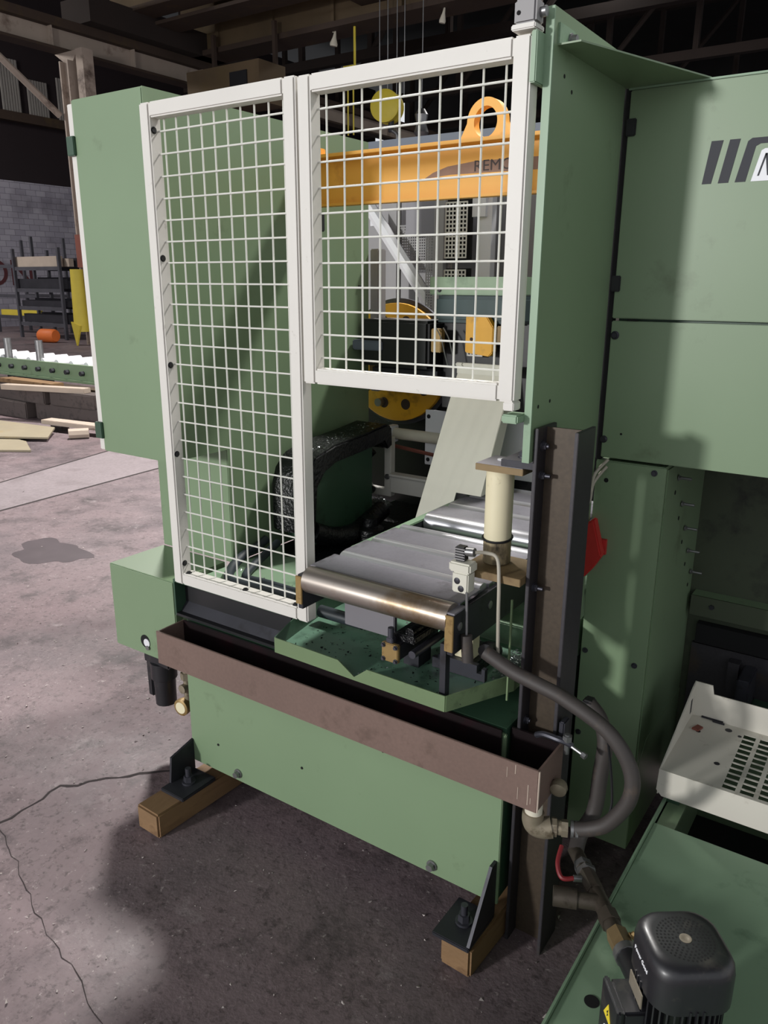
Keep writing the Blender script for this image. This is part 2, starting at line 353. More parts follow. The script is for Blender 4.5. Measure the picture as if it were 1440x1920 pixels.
for k in range(10): B().box(-18.5, -18.34, 8+2.4*k, 8.03+2.4*k, 6.98, 7.42).done('stiffener', 'runway', rb, False)
B().cyl((-18.7, 11.25, 6.83), (-18.5, 12.92, 5.5), .08, n=8).done('knee_brace', 'col_paint', None, True, 'diagonal pipe brace between runway beam and steel column', 'brace')
# overhead crane
cr = thing('bridge_crane', (-6, 16.6, 7.6), 'brown rusty overhead crane bridge spanning the hall', 'crane')
B().box(-18.9, 12, 15.0, 15.5, 8.25, 10.0).done('girder', 'girder', cr, False)
B().box(-18.9, 12, 17.4, 17.9, 7.75, 9.4).done('girder', 'girder', cr, False)
B().box(-18.9, 12, 14.9, 15.6, 8.15, 8.25).done('girder_flange', 'rust_dark', cr, False)
B().box(-18.9, 12, 17.2, 18.1, 7.62, 7.75).done('girder_flange', 'rust_dark', cr, False)
B().box(-19.0, -17.9, 13.6, 19.4, 7.62, 8.2).done('end_truck', 'truss', cr, False)
B().box(-18.4, 12, 15.6, 16.4, 8.0, 8.08).done('walkway', 'rust_dark', cr, False)
for k in range(14): B().box(-17.5+2*k, -17.4+2*k, 17.33, 17.4, 7.75, 9.4).done('stiffener', 'girder', cr, False)
B().box(-12.6, -10.0, 15.5, 17.4, 8.0, 8.14).done('trolley', 'rust_dark', cr, False)
B().box(-17.5, -14.9, 16.2, 17.2, 6.0, 6.95).done('operator_cab', 'girder', cr, False)
for x in (-17.3, -15.1): B().box(x-.05, x+.05, 17.0, 17.1, 6.95, 8.0).done('cab_hanger', 'rust_dark', cr, False)
B().box(-15.9, -15.3, 16.17, 16.2, 6.3, 6.75).done('cab_window', 'black', cr, False)
for x, y, z, s in ((-13.55, 17.5, 7.3, .09), (-10.4, 17.5, 7.32, .07), (-6.4, 17.5, 7.32, .07)):
    b = B().lathe((x, y, z), (.2, 0, 1), [(0, s), (.05, s*1.1), (.2, s*.5), (.35, s*.2)], 14)
    b.cyl((x, y, z+.3), (x, y, 7.63), .02, n=6)
    b.done('bridge_lamp', 'pvc', cr)
hx, hy, hz = -11.55, 17, 5.62
hk = thing('crane_hook_block', (hx, hy, 4.75), 'round yellow crane hook block hanging on four wire ropes', 'hook block')
B().lathe((hx+.04, hy-.22, hz), (-.25, 1, 0), [(0, .28), (.03, .36), (.15, .36), (.18, .30), (.26, .30), (.29, .36), (.41, .36), (.44, .28)], 28).done('sheave_cover', 'crane_yellow', hk)
for dx, dy in ((-.2, -.1), (-.05, .1), (.25, 0), (.38, .2)): B().cyl((hx+dx, hy+dy*.6, hz+.2), (hx+dx, hy+dy*.6, 8.0), .012, n=5).done('wire_rope', 'galv', hk)
B().cyl((hx+.1, hy, hz-.3), (hx+.1, hy, hz-.55), .07, n=10).done('shank', 'iron', hk)
B().tube([(hx+.1, hy, hz-.5), (hx+.28, hy, hz-.62), (hx+.26, hy, hz-.82), (hx+.08, hy, hz-.86), (hx-.03, hy, hz-.74)], .05).done('hook', 'galv', hk)
b = B(); b.lathe((-10.6, 17, 4.86), (0, 0, 1), [(0, .10), (.12, .18), (.3, .12), (.5, .16), (.62, .08)], 12)
b.cyl((-10.6, 17, 5.4), (-10.6, 17, 8.0), .012, n=5)
b.done('hanging_weight', 'galv', None, True, 'grey sheet wrapped weight hanging beside the yellow hook block', 'weight')
h2 = thing('chain_hoist', (-12.95, 17.45, 6.2), 'small yellow chain hoist hanging left of the round hook block', 'hoist')
B().box(-13.15, -12.75, 17.25, 17.65, 6.35, 6.75, .05).done('hoist_body', 'crane_yellow', h2)
B().cyl((-12.85, 17.45, 6.7), (-12.85, 17.45, 7.62), .03, n=6).done('suspension', 'crane_yellow', h2)
for dx in (-.12, .05): B().cyl((-12.95+dx, 17.45, 5.2), (-12.95+dx, 17.45, 6.4), .02, n=5).done('chain', 'crane_yellow', h2)

# ------------------------------------------------------------------ things on the floor in the far left
def rack(x, y, wd, dp, h, lab, items):
    t = thing('storage_rack', (x, y, 0), lab, 'rack', 'storage racks along the block wall')
    for a in (0, wd):
        for d in (0, dp): B().box(x+a-.04, x+a+.04, y+d-.04, y+d+.04, 0, h).done('upright', 'rack', t, False)
    for z in items:
        B().box(x, x+wd, y-.02, y+.03, z, z+.1).done('cross_beam', 'rack', t, False)
        B().box(x, x+wd, y+dp-.03, y+dp+.02, z, z+.1).done('cross_beam', 'rack', t, False)
    return t
rack(-22.4, 13.6, 2.2, 1.1, 2.5, 'grey storage rack loaded with dark steel bars by the column', (.35, .8, 1.3, 1.9))
rack(-25.3, 14.6, 2.3, 1.1, 2.9, 'tall grey storage rack with yellow beam on lowest shelf', (.45, 1.1, 2.0))
k = 0
for z in (.45, .9, 1.4, 2.0):
    for j in range(5):
        b = B()
        y = 13.68+.2*j; hgt = random.uniform(.14, .32); x0 = -22.5+random.uniform(-.1, .2); x1 = -20.2+random.uniform(-.2, .1)
        b.box(x0, x1, y, y+.15, z, z+hgt)
        lev = {.45: 'lowest', .9: 'second', 1.4: 'third', 2.0: 'top'}[z]
        b.done('steel_bar', 'timber_pale' if (z == 2.0 and j < 2) else 'stock', None, False, '%s bar lying on the %s level of the rack by the column' % ('pale timber' if (z == 2.0 and j < 2) else 'dark steel', lev), 'bar', 'bars on the rack')
B().box(-25.2, -23.1, 14.66, 14.80, .55, .72).done('yellow_bar', 'yellow_wrap', None, False, 'yellow steel bar on the lowest shelf of the tall rack', 'bar')
B().lathe((-20.05, 12.7, .185), (1, .2, 0), [(0, .15), (.05, .18), (.5, .18), (.55, .15)], 16).done('drum', 'orange_drum', None, True, 'small orange drum lying beside the padded column', 'drum')
# green roller track with white rollers behind the cabinet
t = thing('roller_track', (-9.5, 6.3, .2), 'green roller track with pale rollers standing beyond the timber pile', 'roller track')
for y0 in (6.0, 6.62):
    B().box(-14.5, -5.5, y0-.02, y0+.02, .40, .60).done('side_rail', 'green', t, False)
    B().box(-14.5, -5.5, y0-.06, y0+.02, .38, .41).done('rail_flange', 'green', t, False)
r0 = B().cyl((-14.2, 6.03, .585), (-14.2, 6.6, .585), .05, n=12).done('track_roller', 'white', t)
for k in range(1, 28): clone(r0, .31*k)
s0 = B().cyl((-14.2, 5.93, .50), (-14.2, 5.98, .50), .03, n=8).done('axle_end', 'iron', t)
for k in range(1, 28): clone(s0, .31*k)
for x in (-10.35, -9.62): B().cyl((x, 6.05, .40), (x, 6.05, .86), .05, n=12).done('guide_pin', 'galv', t)
for x in (-13.5, -10.3, -7.2):
    B().box(x-.06, x+.06, 6.0, 6.62, 0, .4).done('leg', 'iron', t, False)
B().box(-12.5, -6.2, 5.74, 5.92, .22, .36).done('dark_steel_beam', 'rust_dark', None, False, 'long dark steel beam lying on timbers in front of the roller track', 'beam')
tim = [((-9.75, -8.85), (5.30, 5.52), (.0, .2), 0), ((-8.80, -7.55), (5.42, 5.68), (0, .2), .05), ((-9.6, -8.5), (5.35, 5.6), (.2, .36), -.03), ((-8.45, -7.7), (5.4, 5.62), (.2, .36), .1), ((-10.6, -9.8), (5.3, 5.6), (0, .22), .1)]
for i, (x, y, z, a) in enumerate(tim):
    b = B().box(*x, *y, *z, .012); b.rotz(a, (sum(x)/2, sum(y)/2, 0))
    b.done('old_timber', 'timber_dark', None, False, ('long dark weathered timber at the foot of the pile', 'dark timber on the floor nearest the green cabinet', 'upper dark timber stacked over the long one', 'short upper dark timber with a gap beside it', 'dark timber at the far end of the pile')[i], 'timber', 'dark timbers in the pile')
b = B().box(-9.1, -7.9, 5.3, 5.42, .36, .42, .005); b.rotz(.28, (-8.5, 5.36, 0)); b.done('board', 'timber_pale', None, False, 'pale grey board lying askew on top of the timber pile', 'board')
B().box(-9.7, -8.6, 5.5, 5.68, .37, .42, .005).done('board', 'timber', None, False, 'brown board lying flat on the timber pile', 'board')
b = B().prism([(-9.6, 4.75, .05), (-7.75, 4.95, .05), (-7.38, 4.62, .03), (-7.85, 4.35, .03), (-9.6, 4.0, .05)], (0, 0, .018)); b.done('plywood_sheet', 'plywood', None, False, 'yellowish plywood sheet with a corner on the floor by the timbers', 'plywood')
b = B().prism([(-9.4, 4.6, .004), (-7.5, 4.45, .004), (-7.05, 4.22, .004), (-7.35, 4.02, .004), (-9.2, 3.3, .004)], (0, 0, .018)); b.done('plywood_sheet', 'plywood', None, False, 'lower plywood sheet lying flat on the concrete', 'plywood')
b = B().box(-8.05, -6.7, 5.05, 5.2, .07, .12, .005); b.rotz(.12, (-7.4, 5.1, 0)); b.done('pale_plank', 'timber_pale', None, False, 'pale plank lying behind the plywood, propped on offcuts', 'plank')
B().cyl((-7.34, 4.84, .056), (-7.22, 5.0, .056), .055, n=8).done('timber_offcut', 'timber_pale', None, False, 'round pale timber offcut lying in front of the pale plank', 'offcut')
B().box(-8.0, -7.8, 5.06, 5.16, 0, .07).done('timber_offcut', 'timber_dark', None, False, 'small dark offcut propping the pale plank', 'offcut')

# ================================================================== THE MACHINE
# ---- base with front panel, dark channel and feet
mb = thing('machine_base', (-1.2, 1.9, .09), 'green machine base with flat front panel standing on timber blocks', 'machine base')
B().box(-1.735, -.66, 1.476, 2.85, .13, .612).done('base_body', 'green_dark', mb, False)  # body coloured dark for the shade in the recess beside the post
B().box(-1.742, -.657, 1.466, 1.476, .122, .60, .002).done('front_panel', 'green', mb)
for x in (-1.538, -.844): B().bolt((x, 1.466, .150), (0, -1, 0), .011, .014).done('panel_bolt', 'galv', mb)
for x, z in ((-1.62, .22), (-1.0, .43), (-1.28, .27)): B().cyl((x, 1.4665, z), (x, 1.464, z), .004, n=8).done('plug_hole', 'hole', mb)
B().box(-1.752, -1.34, 1.525, 2.85, .612, .722, .003).done('deck', 'green_light', mb)
B().box(-1.34, -.66, 1.78, 2.85, .612, .722, .003).done('deck', 'green_light', mb)
b = B(); b.bm.faces.new([b.bm.verts.new((x+random.uniform(-.01, .01), y+random.uniform(-.01, .01), .7226)) for x, y in ((-1.74, 1.93), (-1.66, 1.84), (-1.56, 1.86), (-1.46, 1.80), (-1.36, 1.86), (-1.27, 1.93), (-1.2, 2.05), (-1.1, 2.2), (-1.0, 2.5), (-1.0, 2.84), (-1.74, 2.84))]); b.done('oil_pool', 'oily', mb, False)
B().box(-1.776, -1.345, 1.512, 1.52, .615, .733).done('channel_web', 'black', mb, False)
B().box(-1.776, -1.345, 1.472, 1.512, .725, .733).done('channel_flange', 'green_dark', mb, False)
B().box(-1.776, -1.345, 1.472, 1.512, .615, .623).done('channel_flange', 'black', mb, False)
B().box(-1.782, -1.776, 1.472, 1.52, .615, .733).done('channel_end', 'green_dark', mb, False)
B().prism([(-1.775, 1.49, .623), (-1.775, 1.512, .623), (-1.775, 1.512, .65)], (.43, 0, 0)).done('channel_fillet', 'iron', mb, False)
for sx, x0 in ((1, -1.742), (-1, -.662)):
    x1 = x0+.10*sx; a, c = min(x0, x1), max(x0, x1)
    B().box(a, c, 1.33, 1.466, .082, .094, .002).done('foot_plate', 'iron', mb)
    fx = (x0, x0+.008) if sx > 0 else (x0-.008, x0)
    B().prism([(fx[0], 1.365, .094), (fx[0], 1.466, .094), (fx[0], 1.466, .20), (fx[0], 1.375, .178)] if sx > 0 else [(fx[0], 1.335, .094), (fx[0], 1.466, .094), (fx[0], 1.466, .25), (fx[0], 1.44, .25)], (.008, 0, 0)).done('foot_gusset', 'iron', mb)
    B().bolt(((a+c)/2, 1.40, .094), (0, 0, 1), .016, .02).cyl(((a+c)/2, 1.40, .094), ((a+c)/2, 1.40, .145), .009, n=10).done('levelling_bolt', 'dark_steel', mb)
# timber blocks under the feet
def wood(p, ang, l, wd, h, lab, m='timber'):
    b = B().box(p[0]-wd/2, p[0]+wd/2, p[1], p[1]+l, 0, h, .006); b.rotz(ang, (p[0], p[1], 0)); return b.done('timber_block', m, None, False, lab, 'timber')
wood((-1.705, 1.245), R(-2), .45, .10, .082, 'brown timber block under the foot beside the floor crack')
wood((-.702, 1.34), R(-3), .30, .085, .082, 'dark brown timber block under the foot beside the steel post')

# ---- left cabinet
lc = thing('tall_cabinet', (-1.9, 1.9, 1.098), 'tall green sheet metal cabinet with cream edge beside the mesh guard', 'cabinet')
B().box(-2.052, -1.757, 1.47, 2.46, 1.098, 2.078, .003).done('body', 'green', lc)
B().box(-2.078, -2.054, 1.475, 2.45, 1.10, 2.07, .002).done('door_edge', 'cream', lc)
B().prism([(-1.757, y, z) for y, z in ((1.47, 1.098), (1.47, 2.078), (2.461, 2.078), (2.461, .7225), (1.70, .7225), (1.70, 1.098))], (.0025, 0, 0)).done('inner_side_sheet', 'green', lc, False)
for z in (1.965, 1.165): B().box(-2.079, -2.046, 1.462, 1.474, z-.028, z+.022, .002).done('hinge', 'green_dark', lc)
B().box(-2.09, -1.757, 1.70, 2.46, .722, 1.097, .002).done('pedestal', 'green', lc)
for y, z in ((1.54, 2.035), (2.40, 1.585), (2.36, 2.03), (2.02, 1.80)): B().bolt((-1.757, y, z), (1, 0, 0), .007, .008).done('side_bolt', 'iron', lc)
B().box(-1.757, -1.74, 2.155, 2.19, 1.765, 1.825, .003).done('side_latch', 'black', lc)
# ---- box below left cabinet
bx = thing('side_box', (-1.93, 1.6, .43), 'green sheet metal box with a round hole beside the trough', 'box')
bb = B(); bb.box(-2.092, -1.786, 1.474, 1.70, .432, .72, .003); bb.done('housing', 'green', bx)
B().cyl((-1.941, 1.4745, .481), (-1.941, 1.4725, .481), .022, n=24).done('hole', 'hole', bx)
B().cyl((-1.932, 1.473, .478), (-1.932, 1.470, .478), .014, n=16).done('knob', 'white', bx)
B().cyl((-1.928, 1.4705, .462), (-1.928, 1.4675, .462), .008, n=12).done('screw', 'galv', bx)
af = thing('air_filter_unit', (-1.98, 1.6, .16), 'black air filter bowl with a pressure gauge under the side box', 'air filter')
B().lathe((-2.02, 1.6, .17), (0, 0, 1), [(0, .02), (.006, .036), (.1, .038), (.105, .045), (.165, .045), (.17, .03)], 20).done('bowl', 'motor', af)
B().box(-2.08, -1.95, 1.565, 1.635, .33, .40, .006).done('filter_head', 'motor', af)
B().box(-1.95, -1.86, 1.575, 1.63, .34, .41, .01).done('regulator', 'motor', af)
B().box(-2.075, -2.05, 1.57, 1.6, .20, .34, .004).done('bowl_guard', 'motor', af)
B().cyl((-1.905, 1.60, .22), (-1.905, 1.60, .36), .012, n=10).cyl((-1.905, 1.6, .30), (-1.905, 1.6, .325), .02, n=6).cyl((-1.905, 1.575, .27), (-1.905, 1.6, .27), .016, n=12).done('brass_fitting', 'fitting', af)
gz = B().lathe((-1.915, 1.605, .2), (.1, -1, 0), [(0, .025), (.02, .03), (.034, .03), (.036, .027)], 20).done('gauge', 'brass', af)
B().lathe((-1.9115, 1.5695, .2), (.1, -1, 0), [(0, .021), (.001, .021)], 20).done('dial', 'nylon', gz)
B().cyl((-2.02, 1.6, .4), (-2.02, 1.6, .433), .02, n=10).done('inlet', 'galv', af)
B().tube([(-1.87, 1.61, .375), (-1.80, 1.62, .36), (-1.755, 1.63, .34)], .008).done('air_tube', 'fitting', af)

# ---- white wire mesh guards
def guard(name, lab, x0, x1, z0, z1, px, pz, screws):
    y0, y1, fw = 1.452, 1.492, .036
    t = thing(name, ((x0+x1)/2, 1.47, z0), lab, 'guard')
    B().box(x0, x0+fw, y0, y1, z0, z1, .004).done('stile', 'cream', t); B().box(x1-fw, x1, y0, y1, z0, z1, .004).done('stile', 'cream', t)
    B().box(x0+fw, x1-fw, y0, y1, z1-fw, z1, .004).done('rail', 'cream', t); B().box(x0+fw, x1-fw, y0, y1, z0, z0+fw, .004).done('rail', 'cream', t)
    n = round((x1-x0-2*fw)/px); m = round((z1-z0-2*fw)/pz); sx = (x1-x0-2*fw)/n; sz = (z1-z0-2*fw)/m
    wv = B().cyl((x0+fw+sx*.45, 1.484, z0+fw-.006), (x0+fw+sx*.45, 1.484, z1-fw+.006), .0023, n=6).done('upright_wire', 'wire', t)
    for i in range(1, n): clone(wv, sx*i)
    wh = B().cyl((x0+fw-.006, 1.4795, z0+fw+sz*.45), (x1-fw+.006, 1.4795, z0+fw+sz*.45), .0023, n=6).done('cross_wire', 'wire', t)
    for i in range(1, m): clone(wh, 0, 0, sz*i)
    for p, d in screws: B().bolt(p, d, .0065, .004).done('screw', 'black', t)
    return t
g1 = guard('mesh_guard', 'tall white framed wire mesh guard beside the tall green cabinet', -1.752, -1.234, .736, 2.034, .0465, .0525,
      [((-1.716, 1.466, z), (1, 0, 0)) for z in (1.97, 1.66, 1.38, 1.13, .80)] + [((x, 1.466, .772), (0, 0, 1)) for x in (-1.70, -1.47, -1.285)])
g2 = guard('mesh_door', 'shorter white framed wire mesh door hung beside the green partition sheet', -1.228, -.676, 1.368, 2.031, .048, .0525, [])
B().box(-.70, -.676, 1.455, 1.49, 1.35, 1.368, .002).done('hinge_lug', 'cream', g2)

# ---- green side panel with gusset and hinge parts
sp = thing('green_partition', (-.65, 1.7, .74), 'tall narrow green partition sheet with folded front edge behind the steel post', 'partition')
B().prism([(-.652, y, z) for y, z in ((1.488, 1.24), (1.488, 2.078), (1.893, 2.078), (1.893, .74), (1.602, .74), (1.602, 1.24))], (.004, 0, 0)).done('sheet', 'green', sp, False)  # unseen lower part behind the post is added to keep daylight off the pedestal
B().box(-.664, -.648, 1.484, 1.488, 1.24, 2.078).done('front_fold', 'green_light', sp, False)
gs = B().prism([(-.648, 1.504, 2.018), (-.603, 1.504, 2.018), (-.47, 1.905, 2.018), (-.47, 1.96, 2.018), (-.648, 1.96, 2.018)], (0, 0, .003)).done('gusset_plate', 'green', sp, False)
B().prism([(-.648, 1.504, 2.021), (-.648, 1.62, 2.021), (-.648, 1.60, 2.045), (-.648, 1.57, 2.055), (-.648, 1.504, 2.055)], (.004, 0, 0)).done('gusset_upstand', 'green_light', sp, False)
B().bolt((-.644, 1.555, 2.036), (1, 0, 0), .009, .011).done('gusset_bolt', 'galv', sp)
for y, z in ((1.545, 1.975), (1.585, 1.955), (1.575, 1.36), (1.515, 1.355)): B().cyl((-.648, y, z), (-.6475, y, z), .004, n=10).done('drilled_hole', 'hole', sp)
B().box(-.676, -.664, 1.45, 1.52, 1.95, 2.035, .002).done('hinge_bracket', 'green_light', sp)
B().box(-.70, -.664, 1.45, 1.50, 1.325, 1.343, .003).done('lower_hinge_bracket', 'green_light', sp)
B().bolt((-.664, 1.51, 1.285), (-1, 0, 0), .007, .008).done('edge_bolt', 'galv', sp)
hs = thing('hinge_switch', (-.68, 1.47, 2.034), 'grey hinge safety switch block on top of the mesh door', 'switch')
B().box(-.710, -.667, 1.445, 1.482, 2.046, 2.086, .004).done('body', 'grey_panel', hs)
B().cyl((-.687, 1.465, 2.086), (-.687, 1.465, 2.098), .010, n=14).done('pin', 'grey_panel', hs)
B().box(-.713, -.666, 1.442, 1.4835, 2.036, 2.046, .002).done('mounting_plate', 'cream', hs)
B().cyl((-.700, 1.4455, 2.064), (-.700, 1.444, 2.064), .004, n=8).done('screw', 'hole', hs)
B().cyl((-.667, 1.468, 2.066), (-.656, 1.468, 2.066), .009, n=12).done('cable_gland', 'galv', hs)

# ---- H section steel post
ps = thing('steel_post', (-.5975, 1.548, 0), 'dark brown H section steel post in front of the green partition sheet', 'post')
B().box(-.645, -.637, 1.498, 1.598, 0, 1.312, .001).done('flange', 'post', ps)
B().box(-.558, -.550, 1.498, 1.598, 0, 1.312, .001).done('flange', 'post', ps)
B().box(-.637, -.558, 1.545, 1.551, 0, 1.310).done('web', 'post_web', ps, False)
for y, z, h in ((1.525, 1.272, .01), (1.525, 1.208, .02), (1.525, .952, .02), (1.525, .50, .008), (1.525, .62, .006)):
    B().bolt((-.637, y, z), (1, 0, 0), .0085, .008).cyl((-.637, y, z), (-.637+h*.7+.008, y, z), .0045, n=10).done('bolt', 'dark_steel', ps)

# ---- right cabinet
rc = thing('wide_cabinet', (.1, 2.4, .07), 'wide green cabinet with black striped emblem on a tall pedestal', 'cabinet')
B().box(-.628, .9, 1.925, 2.95, 1.178, 2.012).done('body', 'green_dark', rc, False)
B().box(-.6525, -.6375, 1.902, 1.93, 1.176, 2.0175).done('gap_strip', 'hole', rc, False)  # added black strip, stands in for the dark gap beside the partition
d1 = B().box(-.637, .9, 1.90, 1.924, 1.5215, 2.013, .002).done('upper_door', 'green', rc)
d2 = B().box(-.637, .9, 1.90, 1.924, 1.182, 1.5155, .002).done('lower_door', 'green', rc)
B().box(-.642, .9, 1.898, 2.95, 2.0135, 2.018, .001).done('lid', 'green_light', rc)
for x, z in ((-.629, 1.937), (-.634, 1.601)): B().box(x-.011, x+.011, 1.893, 1.9, z-.018, z+.018, .002).done('hinge', 'black', d1)
B().lathe((-.626, 1.9, 1.482), (0, -1, 0), [(0, .010), (.003, .010), (.004, .007), (.008, .006)], 18).done('lock', 'iron', d2)
B().lathe((-.632, 1.9, 1.228), (0, -1, 0), [(0, .009), (.003, .009), (.006, .006)], 18).done('lock', 'iron', d2)
B().box(-.60, -.575, 1.898, 1.9, 1.5165, 1.5205).done('seam_clip', 'hole', d2, False)
B().cyl((-.59, 1.9002, 1.245), (-.59, 1.8995, 1.245), .003, n=8).done('paint_chip', 'hole', d2)
def para(pts, name, m, parent, y=1.9, th=.0009): return B().prism([(x, y, z) for x, z in pts], (0, -th, 0)).done(name, m, parent, False)
para([(-.464, 1.809), (-.445, 1.809), (-.429, 1.894), (-.453, 1.894)], 'emblem_stripe', 'ink', d1)
para([(-.431, 1.809), (-.410, 1.809), (-.395, 1.894), (-.416, 1.894)], 'emblem_stripe', 'ink', d1)
para([(-.397, 1.809), (-.376, 1.809), (-.3635, 1.877), (-.355, 1.8815), (-.30, 1.8815), (-.30, 1.8935), (-.372, 1.8935), (-.380, 1.888)], 'emblem_stripe', 'ink', d1)
bd = para([(-.3655, 1.809), (-.25, 1.809), (-.234, 1.8715), (-.345, 1.8715), (-.3515, 1.868)], 'emblem_plate', 'paper', d1)
para([(-.354, 1.819), (-.3505, 1.819), (-.3395, 1.862), (-.343, 1.862)], 'letter_stroke', 'ink', d1, 1.899, .0006)
para([(-.343, 1.862), (-.334, 1.862), (-.326, 1.819), (-.335, 1.819)], 'letter_stroke', 'ink', d1, 1.899, .0006)
para([(-.333, 1.819), (-.3295, 1.819), (-.3185, 1.862), (-.322, 1.862)], 'letter_stroke', 'ink', d1, 1.899, .0006)
# pedestal below it
B().box(-.646, -.476, 1.905, 2.35, .078, 1.174).done('pedestal_body', 'green', rc, False)
B().box(-.646, -.472, 1.900, 1.905, .078, 1.172, .001).done('pedestal_front', 'green', rc)
B().prism([(-.4755, 1.925, 1.165), (-.4755, 2.0, 1.165), (-.4755, 2.05, 1.03), (-.4755, 2.30, .76), (-.4755, 2.34, .70), (-.4755, 2.35, .30), (-.4755, 1.925, .30), ], (.003, 0, 0)).done('side_cover', 'green', rc, False)
B().prism([(-.4755, 1.906, .29), (-.4755, 2.0, .38), (-.4755, 2.35, .38), (-.4755, 2.35, .08), (-.4755, 1.906, .08)], (.004, 0, 0)).done('access_flap', 'green', rc, False)
for x, z in ((-.634, .647), (-.634, .396), (-.50, .64), (-.50, 1.158)): B().bolt((x, 1.9, z), (0, -1, 0), .0058, .006).done('pedestal_bolt', 'dark_steel', rc)
B().cyl((-.617, 1.9005, 1.124), (-.617, 1.8995, 1.124), .006, n=12).done('cable_hole', 'hole', rc)
for i in range(5):
    y, z = 2.03+.068*i, 1.125-.085*i
    B().bolt((-.4725, y, z), (1, 0, 0), .006, .006).cyl((-.4725, y, z), (-.44, y, z), .004, n=8).done('stud', 'galv', rc)
    B().cyl((-.4725, y-.02, z-.035), (-.4715, y-.02, z-.035), .006, n=8).done('slot_mark', 'hole', rc)
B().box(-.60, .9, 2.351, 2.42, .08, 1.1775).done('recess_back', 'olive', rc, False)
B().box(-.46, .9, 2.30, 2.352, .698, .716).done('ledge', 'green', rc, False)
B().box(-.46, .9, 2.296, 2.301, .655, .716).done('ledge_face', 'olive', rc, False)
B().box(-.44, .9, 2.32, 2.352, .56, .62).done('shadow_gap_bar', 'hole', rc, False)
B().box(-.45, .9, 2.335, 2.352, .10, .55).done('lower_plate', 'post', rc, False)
for x in (-.40, -.10): B().bolt((x, 2.298, .69), (0, -1, 0), .008, .006).done('ledge_bolt', 'iron', rc)
B().box(-.335, -.305, 2.30, 2.335, .20, .53).done('guide_strip', 'post', rc, False)
hl = B().box(-.295, -.26, 2.22, 2.335, .40, .52, .004).done('slotted_lug', 'dark_steel', rc)
B().box(-.26, .4, 2.26, 2.335, .36, .42, .004).done('slide_bar', 'green_dark', rc)
for i, (a, c) in enumerate((((-.613, 1.89, 1.180), (-.640, 1.82, 1.09)), ((-.615, 1.89, 1.162), (-.641, 1.81, 1.06)))):
    B().tube([a, ((a[0]+c[0])/2-.012, 1.875, (a[2]+c[2])/2+.008), (c[0]+.006, 1.84, c[2]+.02), c], .004).done('thin_cable', 'cable', None, True, ('grey cable leaving the cabinet bottom, upper of the pair beside the post', 'grey cable leaving the cabinet bottom, lower of the pair beside the post')[i], 'cable', 'cables behind the post')
rg = B().prism([(-.645, 1.86, 1.015), (-.628, 1.86, 1.03), (-.600, 1.86, .935), (-.622, 1.86, .895), (-.645, 1.86, .865)], (.0, .03, 0), .004)
rg.done('red_plastic_cap', 'red', None, False, 'red folded plastic guard sticking out behind the steel post', 'plastic guard')
B().box(-.648, -.60, 1.89, 1.905, .93, .97).done('guard_clip', 'red', rc, False)

# ---- trough and tray
tr = thing('drip_trough', (-1.13, 1.43, .515), 'long brown steel trough with dark oily inside below the tray', 'trough')
B().box(-1.737, -.530, 1.358, 1.364, .512, .616, .001).done('front_wall', 'trough', tr)
B().box(-1.737, -1.732, 1.364, 1.464, .512, .614).done('end_wall', 'trough', tr, False)
B().box(-.535, -.530, 1.364, 1.496, .512, .614).done('end_wall', 'trough', tr, False)
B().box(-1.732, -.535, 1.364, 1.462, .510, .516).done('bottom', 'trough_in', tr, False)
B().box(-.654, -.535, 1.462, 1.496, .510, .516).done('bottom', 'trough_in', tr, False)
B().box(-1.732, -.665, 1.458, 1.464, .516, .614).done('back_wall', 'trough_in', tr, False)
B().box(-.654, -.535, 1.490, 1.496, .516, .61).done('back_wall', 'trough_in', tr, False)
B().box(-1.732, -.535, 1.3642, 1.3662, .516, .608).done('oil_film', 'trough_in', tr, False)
for i, x in enumerate((-.602, -.583, -.575, -.552, -.545)):
    B().box(x, x+.0012+.0006*(i % 2), 1.3572, 1.3582, (.575, .59, .53, .525, .53)[i], (.6, .612, .56, .575, .545)[i]).done('scratch', 'timber_pale', tr, False)
B().cyl((-.5285, 1.3605, .514), (-.5285, 1.3605, .614), .0022, n=8).done('worn_edge', 'timber_pale', tr)
cl = thing('trough_clamp', (-.53, 1.50, .56), 'grey screw clamp holding the trough end to the steel post', 'clamp')
B().tube([(-.59, 1.482, .618), (-.57, 1.476, .630), (-.535, 1.472, .632), (-.515, 1.476, .628), (-.505, 1.480, .622)], .007, n=8).done('jaw', 'dark_steel', cl)
B().cyl((-.516, 1.478, .60), (-.516, 1.478, .648), .006, n=8).cyl((-.516, 1.478, .632), (-.516, 1.478, .645), .011, n=6).done('bolt', 'galv', cl)
B().cyl((-.51, 1.478, .623), (-.478, 1.470, .617), .004, n=8).cyl((-.478, 1.470, .617), (-.468, 1.467, .615), .007, n=6).done('clamp_screw', 'galv', cl)
B().box(-.545, -.532, 1.497, 1.53, .60, .66, .003).done('lug', 'dark_steel', cl)
B().lathe((-.517, 1.455, .535), (.2, -1, -.2), [(0, .016), (.01, .02), (.022, .018), (.026, .01)], 14).done('drain_plug', 'fitting', tr)
ty = thing('drip_tray', (-1.03, 1.55, .665), 'green drip tray with a notched front rim above the trough', 'tray')
outl = [(-1.297, 1.393), (-.776, 1.388), (-.690, 1.565), (-.690, 1.77), (-1.335, 1.77), (-1.335, 1.62)]
B().prism([(x, y, .664) for x, y in outl], (0, 0, .004)).done('tray_floor', 'green_dirty', ty, False)
def rim(p, q, z0, za, zb, m='green_rim', name='rim'):
    d = Vector((q[0]-p[0], q[1]-p[1], 0)).normalized(); n = Vector((d.y, -d.x, 0))*.003
    B().prism([(p[0], p[1], z0), (q[0], q[1], z0), (q[0], q[1], zb), (p[0], p[1], za)], n).done(name, m, ty, False)
